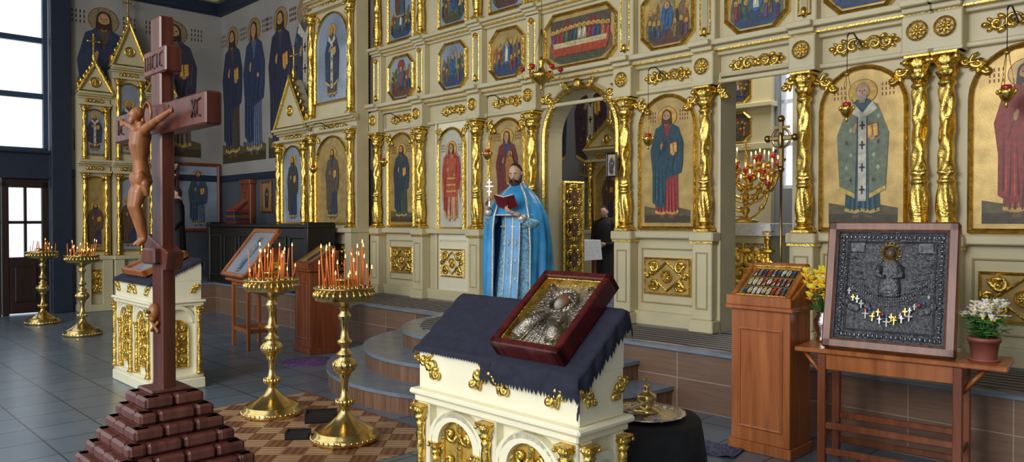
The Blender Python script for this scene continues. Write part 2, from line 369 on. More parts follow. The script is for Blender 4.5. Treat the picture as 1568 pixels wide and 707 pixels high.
def column(mb,x,y,z0,z1,r,m=None,seg=28,n=84):
    m=m or gold
    mb.box(x-r*1.35,x+r*1.35,y-r*1.35,y+r*1.35,z0,z0+r*.5,m,r*.1)
    mb.lathe([(r*1.25,0),(r*1.35,r*.25),(r*1.1,r*.5),(r*.85,r*.7)],m,(x,y,z0+r*.5),16)
    zc=z1-r*3.2; za=z0+r*1.2; prof=[]
    for i in range(n):
        t=i/(n-1); z=za+(zc-za)*t
        rr=r*(.84+.24*sin(pi*min(1,t/.3))) if t<.3 else r*(.84-.06*(t-.3))
        for b in(.02,.3,.36,.97): rr+=r*.26*math.exp(-((t-b)/.012)**2)
        prof.append((rr,z))
    k=2*pi/(r*9)
    def fn(t,z):
        u=(z-za)/(zc-za)
        if u<.3: return 1+.15*cos(7*t+16*u)*sin(pi*u/.3)
        if u<.36 or u>.95: return 1
        return 1+.13*sin(3*t+k*z)+.10*sin(4*t-k*2.2*z)+.06*cos(k*5*z)*sin(2*t+k*z)
    mb.lathe(prof,m,(x,y,0),seg,fn)
    mb.lathe([(r*.75,0),(r*.95,r*.4),(r*1.2,r*.9),(r*.9,r*1.1),(r*1.1,r*1.6),(r*1.5,r*2.2),(r*1.2,r*2.5),(r*1.3,r*2.75)],m,(x,y,zc),24,lambda t,z:1+.16*cos(8*t+(pi if z>r else 0)))
    mb.box(x-r*1.5,x+r*1.5,y-r*1.5,y+r*1.5,z1-r*.45,z1,m,r*.1)
    for sx in(-1,1): mb.sph((x+sx*r*1.3,y-r*1.3,z1-r*.9),r*.42,m,8,5)
def cross3d(mb,x,y,z,h,m,t=None):
    t=t or h*.06
    mb.box(x-t,x+t,y-t*.7,y+t*.7,z,z+h,m,t*.3); mb.box(x-h*.3,x+h*.3,y-t*.7,y+t*.7,z+h*.6-t,z+h*.6+t,m,t*.3)
    for a,b in((-h*.3,h*.6),(h*.3,h*.6),(0,h)): mb.sph((x+a,y,z+b),t*1.6,m,8,5)
def cornice(mb,x0,x1,z,y,p=.16,m=None,cols=(),hh=.1):
    m=m or cream
    for i,(a,b,q) in enumerate(((0,.3,.35),(.3,.62,.65),(.62,1,1))):
        mb.box(x0,x1,y-p*q,y+.02,z+a*hh,z+b*hh,m,.006)
        for c in cols:
            a0=max(x0,c-.11); b0=min(x1,c+.11); mb.box(a0,b0,y-p*q-.06,y,z+a*hh,z+b*hh,m,.006)
    mb.box(x0,x1,y-p*.72,y,z+.26*hh,z+.36*hh,gold)

# ---------------------------------------------------------------- room
H=6.2
tile=brickmat('floor_tiles','55636F','5E6C7A','20262E',.42,.42,.007,.27)
mb=MB(); mb.box(-8.2,9,-14,4,-.1,0,tile); mb.finish('floor',L(0,0))
riser=brickmat('riser_tiles','6C4E3C','84644E','A8927E',.6,.25,.004,.35,'XZ',0,True)
carpet=mat('striped_carpet','3A3634',.9); nt=carpet.node_tree
wv=nt.nodes.new('ShaderNodeTexWave'); wv.inputs['Scale'].default_value=3.2; wv.inputs['Distortion'].default_value=3; wv.inputs['Detail'].default_value=3; wv.bands_direction='Y'
tcn=[n for n in nt.nodes if n.type=='TEX_COORD'][0]; nt.links.new(tcn.outputs['Object'],wv.inputs['Vector'])
rp=nt.nodes.new('ShaderNodeValToRGB'); rp.color_ramp.elements[0].color=(.03,.027,.028,1); rp.color_ramp.elements[1].color=(.30,.26,.24,1)
nt.links.new(wv.outputs['Fac'],rp.inputs['Fac']); nt.links.new(rp.outputs['Color'],nt.nodes['Principled BSDF'].inputs['Base Color'])
steptop=mat('step_stone','74808E',.25,0,6,.12)
stepris=wood('step_riser_wood','5E4232','8A6850',3,.35,2)
mb=MB()
mb.box(-6.2,8.78,-1.0,3.68,0,.47,riser); mb.box(-7.45,-6.2,-1.8,-.12,0,.47,riser); mb.box(-7.98,-7.45,-1.0,-.12,0,.47,riser)
mb.box(-6.2,8.78,-1.03,3.68,.47,.5,steptop,.006); mb.box(-7.47,-6.2,-1.83,-.12,.47,.5,steptop,.006); mb.box(-7.98,-7.47,-1.02,-.12,.47,.5,steptop,.006)
for (r,z) in((1.88,.17),(1.53,.34),(1.16,.5)):
    n=48
    for (ra,za,zb,mm) in((r-.02,0,z-.03,stepris),(r,z-.03,z,steptop)):
        vs=[(1.09+ra*cos(pi+pi*i/n),-1.0+ra*sin(pi+pi*i/n),zz) for zz in(za,zb) for i in range(n+1)]
        k=n+1; fs=[(i,i+1,i+1+k,i+k) for i in range(n)]+[tuple(range(k,2*k))]
        if mm is steptop: fs.append(tuple(range(k-1,-1,-1)))
        mb.add(vs,fs,mm)
mb.finish('solea_platform',L(0,0))
mb=MB(); mb.box(-2.7,6.5,-.92,-.19,.5,.508,carpet); n=30
vs=[(1.09+1.05*cos(pi+pi*i/n),-.9+1.05*sin(pi+pi*i/n),z) for z in(.5,.509) for i in range(n+1)]; k=n+1
mb.add(vs,[tuple(range(k,2*k))]+[(i,i+1,i+1+k,i+k) for i in range(n)],carpet)
mb.finish('striped_carpet_runner',L(0,0))
plaster=mat('mural_plaster','98938C',.8,0,1.3,.14); dado=mat('dado_paint','4C525A',.6,0,2,.15); navyp=mat('navy_trim','1C2638',.5)
mb=MB(); X0,X1=-8.25,-8.0
def wl(w0,w1,z0,z1,m=plaster): mb.box(X0,X1,w0,w1,z0,z1,m)
for a,b in((-14,-9.2),(-6.6,-5.3),(-3.05,.15)):
    wl(a,b,2.3,H); wl(a,b,0,2.3,dado)
wl(-9.2,-6.6,5.5,H); wl(-9.2,-6.6,0,1.2,dado)
wl(-5.3,-3.05,5.5,H,navyp); wl(-5.3,-3.05,2.25,2.7,navyp); wl(-5.3,-4.4,0,2.25,dado)
for w,c1,c2 in((-2.2,'54463E','303C54'),(-1.0,'64544A','3B3848')):
    o=mb.M; mb.M=T((X1+.003,w,0))@RZ(pi/2); saint(mb,0,2.85,2.45,0,c1,c2,'8A7A5A','3A2A20',kind=0,text='4A2A22',ground=.2); mb.M=o
mb.finish('wall_left',L(0,0))
mb=MB(); mb.box(-8.0,-2.87,-.1,.15,2.3,H,plaster); mb.box(-8.0,-2.87,-.1,.15,.5,2.3,dado)
for s_,c1,c2,kd in((-7.5,'4A3E38','28324A',0),(-6.6,'58627A','303C58',2),(-5.6,'3C404A','2A3044',0),(-4.75,'60504A','363C50',1),(-3.9,'44444E','323242',0)):
    saint(mb,s_,2.75,2.5,-.103,c1,c2,'96804C','3A2A20',kind=kd,text='5A2A22',ground=.18)
mb.finish('wall_east',L(0,0))
mb=MB()
mb.box(-8.0,-7.86,-3.05,-2.75,0,H,navyp,.01)
mb.box(-8.0,-7.9,-2.75,-.1,5.5,5.72,navyp,.02); mb.box(-7.9,-2.9,-.22,-.1,5.5,5.72,navyp,.02); mb.box(-7.9,-7.8,-2.75,-.1,5.72,5.8,cream2,.01); mb.box(-7.8,-2.9,-.3,-.1,5.72,5.8,cream2,.01)
mb.box(-8,-7.96,-2.75,-.1,2.3,2.42,navyp,.01); mb.box(-7.96,-4.1,-.14,-.1,2.3,2.42,navyp,.01)
mb.finish('trim_1',L(0,0))
mb=MB(); mb.box(-8.25,9,0,4,H,H+.1,plaster); mb.box(-8.25,9,-7.0,0,H,H+.1,plaster); mb.finish('ceiling',L(0,0))
mb=MB(); mb.box(8.8,9,-8,4,0,H,plaster); mb.finish('wall_right',L(0,0))
pier=mat('pier_painting','50322C',.6,0,9,.7)
mb=MB(); mb.box(-3.3,-2.88,-.15,-.1,.5,H,pier)
for i in range(26):
    z=.7+i*.2; rosette(mb,-2.95 if i%2 else -3.07,z,-.152,.035,goldp)
mb.finish('painted_pier',L(0,0))
def window(name,w0,w1,z0,z1,cols,rows,fm):
    mb=MB(); mb.M=T((-8.12,0,0))
    f=.07
    mb.box(-.05,.05,w0,w0+f,z0,z1,fm,.008); mb.box(-.05,.05,w1-f,w1,z0,z1,fm,.008); mb.box(-.05,.05,w0,w1,z0,z0+f,fm,.008); mb.box(-.05,.05,w0,w1,z1-f,z1,fm,.008)
    for i in range(1,cols): y=w0+(w1-w0)*i/cols; mb.box(-.045,.045,y-.04,y+.04,z0,z1,fm,.008)
    for i in range(1,rows): z=z0+(z1-z0)*i/rows; mb.box(-.045,.045,w0,w1,z-.045,z+.045,fm,.008)
    mb.box(.05,.2,w0,w1,z0-.03,z0+.02,navyp,.008)
    return mb.finish(name,L(0,0))
winf=mat('window_frame','2E4058',.4)
window('window_1',-5.3,-3.05,2.7,5.5,3,3,winf); window('added_light_window',-9.2,-6.6,1.2,5.5,3,4,winf)  # the second is an unseen opening, added to let in light from the left
mb=MB(); mb.M=T((-8.12,0,0))
for (a,b) in((-4.4,-3.73),(-3.72,-3.05)):
    mb.box(-.04,.04,a,a+.1,0,2.2,doorw,.01); mb.box(-.04,.04,b-.1,b,0,2.2,doorw,.01); mb.box(-.04,.04,a,b,2.1,2.25,doorw,.01)
    mb.box(-.035,.035,a+.1,b-.1,.02,.95,doorw,.01); mb.box(-.05,.05,a+.17,b-.17,.2,.8,doorw,.02)
    mb.box(-.03,.03,(a+b)/2-.02,(a+b)/2+.02,.95,2.1,doorw); mb.box(-.03,.03,a,b,1.5,1.55,doorw)
    mb.tube([(.06,b-.06,1.0),(.1,b-.06,1.0),(.1,b-.16,1.0)],.012,brass,6)
mb.finish('door_1',L(0,0))
mb=MB(); mb.box(-40,-8.4,-30,20,-.3,-.2,mat('snowy_ground',(.8,.83,.88),.9)); mb.finish('outdoor_ground',L(0,0))
# sanctuary shell
altw=mat('sanctuary_plaster','858890',.7,0,2,.1)
mb=MB(); yb=3.7
for a,b in((-3.6,1.55),(2.3,6.5)): mb.box(a,b,yb,yb+.2,0,H,altw)
mb.box(1.55,2.3,yb,yb+.2,0,2.0,altw); mb.box(1.55,2.3,yb,yb+.2,3.75,H,altw)
for s_,c1,c2 in((-2.75,'6A5A5A','2E3A50'),(-1.85,'7A7060','44303A'),(-.7,'3A4A66','5A2A2A')): saint(mb,s_,2.25,2.0,yb-.003,c1,c2,'9A8A5A',kind=1,text='5A2A22')
mb.box(-3.6,.4,yb-.06,yb,2.1,2.2,goldp,.01); mb.box(.4,1.5,yb-.12,yb,.5,4.0,cream,.01); mb.box(.36,1.54,yb-.2,yb,2.55,2.65,cream,.01); mb.box(.36,1.54,yb-.2,yb,3.15,3.22,cream,.01)
mb.finish('wall_sanctuary',L(0,0))
for i,z in enumerate((2.7,3.26)):
    icon('sanctuary_wall_icon',L(0,0),None,.93,z,.5,.38,yb-.14,shape=octo,bg=mat('wi%d'%i,'5A5248',.5,0,6,.4),paintfn=lambda m,z=z,i=i: feast(m,.93,z,.5,.38,yb-.142,40+i))
mb=MB(); mb.box(-3.6,-3.4,.26,3.7,.5,H,altw); mb.box(6.3,6.5,.3,3.7,.5,H,altw); mb.finish('wall_sanctuary_side',L(0,0))
mb=MB()
for x in(1.55,1.9,2.25): mb.box(x,x+.05,yb+.08,yb+.14,2.0,3.75,whitecl)
for z in(2.0,2.6,3.2,3.7): mb.box(1.55,2.3,yb+.08,yb+.14,z,z+.05,whitecl)
mb.finish('window_3',L(0,0))

# ---------------------------------------------------------------- iconostasis
M0=L(0,0)
COL=[-2.73,-1.70,-.55,.42,1.76,2.70,3.66,4.57,4.76,5.75]
mb=MB()
mb.box(-2.86,.5,0,.25,.5,3.15,cream); wall_arch(mb,.5,1.68,.5,3.15,1.09,.505,2.5,0,.25,cream)
mb.box(1.68,2.83,0,.25,.5,3.15,cream); mb.box(2.83,3.53,0,.25,2.9,3.15,cream); mb.box(3.53,6.2,0,.25,.5,3.15,cream)
mb.box(-2.86,6.2,0,.25,3.15,5.75,cream)
for rr,t,yy in((.505,.05,.05),(.57,.02,.03)):
    n=16; po=[];pi_=[]
    for i in range(n+1):
        a=pi*i/n; po.append((1.09+(rr+t)*cos(a),2.5+(rr+t)*sin(a))); pi_.append((1.09+rr*cos(a),2.5+rr*sin(a)))
    po=[(1.09+rr+t,.5)]+po+[(1.09-rr-t,.5)]; pi_=[(1.09+rr,.5)]+pi_+[(1.09-rr,.5)]
    vs=[(x,-yy,z) for x,z in po]+[(x,-yy-.015,z) for x,z in [( (a[0]+b[0])/2,(a[1]+b[1])/2) for a,b in zip(po,pi_)]]+[(x,-yy,z) for x,z in pi_]+[(x,0.02,z) for x,z in po]+[(x,0.02,z) for x,z in pi_]
    N=len(po); fs=[]
    for i in range(N-1): fs+=[(i,i+1,N+i+1,N+i),(N+i,N+i+1,2*N+i+1,2*N+i),(3*N+i,3*N+i+1,i+1,i),(2*N+i,2*N+i+1,4*N+i+1,4*N+i)]
    mb.add(vs,fs,gold if t>.03 else cream)
mb.band([(2.79,.5),(3.57,.5),(3.57,2.94),(2.79,2.94)],[(2.83,.5),(3.53,.5),(3.53,2.9),(2.83,2.9)],-.03,.0,cream,.01)
for c in COL:
    mb.box(c-.13,c+.13,-.17,.0,.5,.62,cream,.01); mb.box(c-.105,c+.105,-.14,.0,.62,1.36,cream,.008)
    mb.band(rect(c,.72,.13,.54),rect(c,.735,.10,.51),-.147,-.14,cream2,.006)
    mb.box(c-.13,c+.13,-.17,.0,1.36,1.45,cream,.012); mb.box(c-.12,c+.12,-.155,0,1.34,1.36,gold)
    column(mb,c,-.085,1.45,2.82,.062)
    mb.box(c-.115,c+.115,-.15,.0,2.82,3.12,cream,.008); mb.box(c-.12,c+.12,-.16,0,2.82,2.85,cream,.005)
    rosette(mb,c,3.0,-.155,.078,gold)
    mb.box(c-.1,c+.1,-.09,.0,3.24,3.93,cream,.008); mb.band(rect(c,3.3,.12,.56),rect(c,3.315,.09,.53),-.097,-.09,gold,.006)
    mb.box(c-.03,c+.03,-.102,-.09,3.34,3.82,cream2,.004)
    leaf(mb,c,3.28,-.1,.1,.06,pi/2,gold); rosette(mb,c,3.86,-.1,.035,gold)
    column(mb,c,-.07,4.07,5.4,.05,seg=18,n=50); mb.box(c-.1,c+.1,-.11,0,3.93,4.07,cream,.008)
for a,b in [(-2.86,.53),(1.65,2.81),(3.55,6.2)]:
    mb.box(a,b,-.06,.0,.5,.64,cream,.01); mb.box(a,b,-.09,0,1.38,1.45,cream,.01)
mb.box(-2.86,6.2,-.05,0,2.84,2.88,cream,.008)
cornice(mb,-2.86,6.22,3.1,0,.17,cream,COL,.13); cornice(mb,-2.86,6.22,3.93,0,.13,cream,COL,.11); cornice(mb,-2.86,6.22,5.45,0,.2,cream,COL,.2)
BAY=[(-2.215,.60,'b'),(-1.08,.56,'door'),(-.065,.60,'b'),(1.09,.98,'gate'),(2.23,.62,'b'),(3.18,.62,'open'),(4.12,.64,'b'),(5.25,.66,'b')]
for c,w,k in BAY:
    hw=w/2
    if k!='gate': orn_h(mb,c,2.99,min(.62,w*.85),.15,-.015)
    if k=='b':
        diamond_panel(mb,c,1.0,w*.82,.33,-.012)
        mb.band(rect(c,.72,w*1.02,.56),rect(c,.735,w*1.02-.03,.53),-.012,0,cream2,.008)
        for sx in(-1,1): spandrel(mb,c+sx*(hw-.03),2.73,.17,-.03,-sx)
    if k=='gate':
        for sx in(-1,1): spandrel(mb,c+sx*.44,2.93,.19,-.03,-sx); spandrel(mb,c+sx*.18,3.07,.11,-.06,-sx)
        mb.sph((c,-.07,3.06),(.06,.03,.06),gold,10,6)
    if k=='door':
        mb.band(rect(c,.56,w+.16,2.32),rect(c,.6,w+.1,2.25),-.03,0,cream,.012)
        mb.box(c-.3,c+.3,-.025,0,.6,2.84,ivory,.004)
        diamond_panel(mb,c,1.0,w*.8,.33,-.03,ivory)
        for sx in(-1,1): spandrel(mb,c+sx*.24,2.73,.13,-.035,-sx)
        mb.band(rect(c,1.28,.52,.02),rect(c,1.283,.51,.014),-.03,0,gold)
    if k=='open':
        for sx in(-1,1): spandrel(mb,c+sx*(hw+.02),2.78,.15,-.04,-sx)
iconostasis=mb.finish('iconostasis',M0)
blueg=mat('painted_glass_sheen','8C97A4',.12,0,2,.25); pale=mat('pale_ground','C0BAA8',.3,0,5,.15)  # blueg: bluish reflection of the glass put into the icon ground colour
def S(c,z,h,y,*a,**k):
    k.setdefault('ground',.24); k.setdefault('text','7A3A20'); return lambda m: saint(m,c,z,h,y,*a,**k)
icon('icon_left_saint',M0,iconostasis,-2.215,1.5,.58,1.27,-.02,paintfn=S(-2.215,1.58,1.08,-.022,'3A4A3C','2A3A44'))
icon('icon_archangel',M0,iconostasis,-1.08,1.47,.48,1.27,-.045,bg=pale,paintfn=lambda m: angel(m,-1.08,1.55,1.05,-.047,'B07048','A03424'))
icon('icon_theotokos',M0,iconostasis,-.065,1.5,.58,1.27,-.02,paintfn=lambda m:(saint(m,-.065,1.58,1.1,-.022,'28406A','6A2A2A',kind=2,ground=.24,text='7A3A20'),saint(m,.0,1.98,.42,-.036,'B8904A','A8702A',kind=2)))
icon('icon_christ',M0,iconostasis,2.23,1.5,.62,1.28,-.02,paintfn=S(2.23,1.58,1.12,-.022,'8E2A26','1E4450'))
icon('icon_nicholas',M0,iconostasis,4.12,1.5,.64,1.29,-.02,paintfn=S(4.12,1.58,1.14,-.022,'1E4450','66705A',kind=1))
icon('icon_baptist',M0,iconostasis,5.25,1.5,.66,1.29,-.02,paintfn=S(5.25,1.58,1.14,-.022,'7A3A26','8A2A22'))
for i,(c,w,k) in enumerate(BAY):
    ww=w if k=='gate' else w*.9
    icon('feast_icon_%d'%i,M0,iconostasis,c,3.29,ww,.56,-.02,shape=octo,bg=blueg if i<2 else goldp,paintfn=(lambda m,c=c,ww=ww,i=i,k=k: feast(m,c,3.29,ww,.56,-.022,i+3,supper=(k=='gate'))))
    icon('upper_icon_%d'%i,M0,iconostasis,c,4.12,w*.92,1.2,-.02,bg=blueg if i<4 else goldp,paintfn=(lambda m,c=c,w=w,i=i:(feast(m,c,4.12,w*.9,.55,-.022,i+20),saint(m,c,4.4,.8,-.035,*[('4A5A66','6A463A'),('5A3A3A','3A4A60'),('3A503E','7A623A')][i%3],kind=i%2))))
def leafdoor(name,s_,rot,wd):
    mb=MB(); mb.band(rect(wd/2,.02,wd,1.5),rect(wd/2,.06,wd-.08,1.42),-.02,.02,gold,.01); mb.poly(rect(wd/2,.06,wd-.08,1.42),.0,.01,goldp)
    for i in range(4):
        orn_v(mb,wd/2,.25+i*.36,wd*.75,.34,-.01)
        mb.poly(ell(wd/2,.25+i*.36,wd*.17,.09),-.035,-.02,paint('6A4A3A'))
    mb.finish(name,M0@T((s_,.24,.5))@RZ(rot),iconostasis)
leafdoor('royal_door_leaf',.6,math.radians(75),.3); leafdoor('royal_door_leaf_b',1.58,math.radians(100),.48)

def kiot_bay(name,M,W,tiers,zped,gable=None,bgs=None,cols=('3A3A50','5E4632'),bd=.2):
    mb=MB(); hw=W/2; top=tiers[-1][1]+.2
    mb.box(-hw,hw,0,bd,0,top,cream)
    mb.box(-hw-.02,hw+.02,-.14,bd,0,.12,cream,.01); mb.box(-hw-.02,hw+.02,-.13,bd,zped-.07,zped,cream,.01)
    for sx in(-1,1): mb.box(sx*(hw-.08)-.08,sx*(hw-.08)+.08,-.11,0,.12,zped-.07,cream,.006)
    diamond_panel(mb,0,zped*.53,max(.2,W-.42),zped*.4,-.012)
    z=zped; paints=[]
    for i,(za,zb) in enumerate(tiers):
        for sx in(-1,1): column(mb,sx*(hw-.08),-.06,z,zb+.02,.05 if W>.8 else .035,seg=18,n=50)
        cornice(mb,-hw-.02,hw+.02,zb+.14,0,.14,cream,(),.1)
        mb.box(-hw,hw,-.1,0,zb+.02,zb+.06,cream,.005)
        orn_h(mb,0,zb+.1,W*.6,.09,-.015)
        for sx in(-1,1): spandrel(mb,sx*(hw-.22 if W>.8 else hw-.14),zb-.06,.1 if W>.8 else .07,-.03,-sx)
        paints.append((za,zb)); z=zb+.24
    top=tiers[-1][1]+.24
    if gable:
        g=gable
        mb.poly([(-hw-.02,top),(hw+.02,top),(0,top+g)],-.06,.14,cream)
        mb.band([(-hw-.06,top-.02),(hw+.06,top-.02),(0,top+g+.06)],[(-hw+.02,top+.03),(hw-.02,top+.03),(0,top+g-.05)],-.1,-.05,gold,.01)
        rosette(mb,0,top+g*.35,-.07,min(.09,g*.2),gold)
        for t in(.15,.3,.45,.6,.75,.9):
            for sx in(-1,1): mb.sph((sx*(hw+.05)*(1-t),-.04,top+g*t+.05),(.028,.025,.05),gold,6,5)
        mb.lathe([(.05,0),(.02,.05),(.04,.1),(.01,.2),(.008,.24)],gold,(0,0,top+g+.0),8)
        cross3d(mb,0,0,top+g+.2,.3,gold,.014)
        for sx in(-1,1): mb.lathe([(.03,0),(.02,.06),(.03,.12),(.004,.26)],gold,(sx*hw,-.03,top),8)
    ob=mb.finish(name,M)
    for i,(za,zb) in enumerate(paints):
        w=W-.36 if W>.8 else W-.2
        icon('saint_icon_panel',M,ob,0,za,w,zb-za-.06,-.02,bg=(bgs or [goldp,blueg])[i%2],fr=.03,paintfn=S(0,za+.05,min((zb-za)*.82,w*2.6),-.022,cols[i%2],cols[(i+1)%2],kind=i%2,ground=None,text=None))
    return ob
kiot_bay('side_iconostasis',L(-3.46,-.36,.5),1.26,[(1.03,2.36),(2.85,4.2)],.95,None,[goldp,blueg],('2E3A50','5A4A3A'))
kiot_bay('gabled_icon_case',L(-4.70,-.34,.5),1.0,[(1.03,2.3)],.95,.8,[blueg,goldp],('2A3A5A','3A3A3A'))
def lw(w,s_=-7.79,rot=0): return L(s_,w,0)@RZ(pi/2+rot)
kiot_bay('wall_icon_case',lw(-2.42),.5,[(1.05,2.35),(2.7,3.5)],.95,.5,[goldp,blueg])
kiot_bay('wall_icon_case',lw(-1.88,-7.74),.54,[(1.05,2.35),(2.75,4.0)],.95,.75,[blueg,blueg],bd=.25)
kiot_bay('wall_icon_case',lw(-1.34),.5,[(1.05,2.35),(2.7,3.6)],.95,.5,[goldp,blueg])
kiot_bay('sanctuary_icon_case',L(-1.2,3.4,.5),.9,[(1.0,2.0)],.9,.4)

# ---------------------------------------------------------------- sanctuary furniture
def altar_table(W,D,h,top,drop):
    mb=MB()
    for sx in(-1,1):
        for sy in(-1,1): mb.box(sx*(W/2-.05)-.025,sx*(W/2-.05)+.025,sy*(D/2-.05)-.025,sy*(D/2-.05)+.025,0,h-.03,oakd,.004)
    mb.box(-W/2,W/2,-D/2,D/2,h-.03,h,oakd,.004)
    n=16; ring=[]
    for (z,e) in((h+.006,.0),(h+.004,.012),(h-drop*.5,.02),(h-drop,.03)):
        for i in range(4*n):
            s4=i//n; t=(i%n)/n; a=W/2+e; b=D/2+e
            p=[(-a+2*a*t,-b),(a,-b+2*b*t),(a-2*a*t,b),(-a,b-2*b*t)][s4]
            wv=(.008*sin(i*1.3))*(1 if z<h else 0)
            ring.append((p[0]*(1+wv),p[1]*(1+wv),z))
    N=4*n; fs=[tuple(range(N))]
    for q in range(3):
        for i in range(N): k=(i+1)%N; fs.append((q*N+i,q*N+k,(q+1)*N+k,(q+1)*N+i))
    mb.add(ring,fs,top)
    return mb
m=altar_table(.55,.4,.8,whitecl,.25); m.finish('credence_table',L(.02,1.1,.5,.1))
m=altar_table(.8,.7,1.02,whitecl,.12)
m.box(-.37,.37,-.32,.32,.02,.98,cream,.01)
for sx in(-1,0,1): diamond_panel(m,sx*.24,.5,.18,.6,-.33,paint('8AA0B8'))
for sx in(-1,1): column(m,sx*.38,-.34,.05,.95,.03,seg=12,n=40)
m.finish('altar_table',L(2.45,1.25,.5))
mb=MB(); rc=random.Random(11)
mb.lathe([(0,0),(.15,0),(.15,.02),(.07,.05),(.02,.08),(.05,.14),(.02,.18),(.04,.3),(.015,.34),(.015,.7),(.02,.72)],gold,(0,0,0),20)
for row,(yy,zz) in enumerate(((-.1,-.14),(-.04,-.02),(.04,.08),(.1,.16))):
    for k in range(0,4):
        r=.1*k+.02*row
        for sx in((-1,1) if k else (1,)):
            dz=zz+rc.uniform(-.05,.05)
            if k: mb.tube([(sx*r*sin(t),yy,.5+dz-r*cos(t)) for t in[pi/2*i/8 for i in range(9)]],.012,gold,6); leaf(mb,sx*r*.7,.5+dz-r*.7,yy,.09,.05,1 if sx>0 else pi-1,gold); spiral(mb,sx*r*.9,.44+dz,yy,.03,0,sx,1,.007,gold,8)
            x=sx*r; z=.5+dz
            mb.lathe([(.012,-.03),(.036,0),(.04,.015),(.012,.02),(.012,.05)],gold,(x,yy,z),10)
            if (k+row)%2: mb.lathe([(.014,.05),(.028,.065),(.031,.095),(.026,.1),(.0,.08)],redglass,(x,yy,z),10)
            else: mb.lathe([(.01,.04),(.01,.12),(0,.12)],whitecl,(x,yy,z),8)
            mb.sph((x,yy,z+.14),(.008,.008,.022),flame,6,5)
cross3d(mb,0,0,.72,.14,gold)
mb.finish('branched_altar_candelabrum',L(2.5,1.05,1.53))

# ---------------------------------------------------------------- people
mat_lip=mat('lips',(.42,.16,.13),.5)
def head(mb,M,sk,hair,beard=True,bald=False,cap=None):
    o=mb.M; mb.M=o@M
    def f(q,p):
        x,y,z=q; X,Y,Z=p
        if z<0: X*=1-.26*(-z)**1.3; Y*=1-.08*(-z)
        fr=max(0,-y)
        if y<0: Y*=.94
        Y-=fr*.026*math.exp(-(x/.15)**2-((z+.14)/.15)**2)+fr*.009*math.exp(-(x/.1)**2-((z-.05)/.2)**2)
        Y-=fr*.005*math.exp(-((z-.24)/.08)**2-(x/.5)**2)
        Y+=fr*.011*math.exp(-((abs(x)-.36)/.17)**2-((z-.07)/.1)**2)
        Y-=fr*.006*math.exp(-(x/.2)**2-((z+.5)/.08)**2)+fr*.006*math.exp(-(x/.25)**2-((z+.8)/.12)**2)
        return (X,Y,Z)
    mb.sph((0,0,0),(.076,.096,.118),sk,40,34,f)
    for sx in(-1,1):
        mb.sph((sx*.028,-.073,.005),(.0125,.009,.007),eyew,8,6); mb.sph((sx*.028,-.081,.001),(.0055,.003,.005),hair,6,5)
        mb.sph((sx*.028,-.0745,.010),(.0145,.0105,.0065),sk,10,6)
        mb.tube([(sx*.012,-.09,.024),(sx*.028,-.092,.031),(sx*.047,-.08,.024)],[.0025,.004,.002],hair,6)
        mb.sph((sx*.077,.01,-.004),(.01,.02,.031),sk,8,6)
    mb.tube([(-.02,-.09,-.056),(0,-.096,-.055),(.02,-.09,-.056)],[.002,.0045,.002],mat_lip,5)
    mb.tube([(0,0.02,-.07),(0,.03,-.17)],[.055,.06],sk,14)
    vs=[];fs=[];ns=40;nr=30
    for i in range(nr+1):
        ph=-pi/2+pi*i/nr
        for j in range(ns):
            t=2*pi*j/ns; q=(cos(ph)*cos(t),cos(ph)*sin(t),sin(ph)); p=f(q,(q[0]*.076,q[1]*.096,q[2]*.118))
            y=q[1]; z=q[2]
            lim=.72-.55*max(0,min(1,(y+.55)/.6))-.9*max(0,min(1,(y-.05)/.5)) if not bald else .86-.65*max(0,min(1,(y+.5)/.45))-.75*max(0,min(1,(y-.05)/.5))
            k=max(0,min(1,(z-lim)/.12)); nz=.96+.095*k+(.012*sin(9*t+6*ph) if k>0 else 0)
            vs.append((p[0]*nz,p[1]*nz+.003*k,p[2]*nz))
    for i in range(nr):
        for j in range(ns): k=(j+1)%ns; fs.append((i*ns+j,i*ns+k,(i+1)*ns+k,(i+1)*ns+j))
    mb.add(vs,fs,hair,True)
    if beard:
        mb.sph((0,-.046,-.112),(.06,.047,.066),hair,18,12,lambda q,p:(p[0]*(1-.4*max(0,-q[2]))*(1+.05*sin(14*q[0])),p[1]-.014*max(0,-q[2])*(1+.3*sin(12*q[0])),p[2]-(.04*max(0,-q[2]))))
        for sx in(-1,1):
            mb.tube([(sx*.073,-.005,.0),(sx*.069,-.022,-.05),(sx*.05,-.05,-.09)],[.005,.014,.025],hair,8)
            mb.tube([(0,-.101,-.041),(sx*.018,-.097,-.045),(sx*.034,-.08,-.075)],[.004,.006,.007],hair,6)
    if cap: mb.lathe([(.085,.03),(.09,.06),(.085,.12),(.05,.145),(0,.15)],cap,(0,.01,0),20)
    mb.M=o
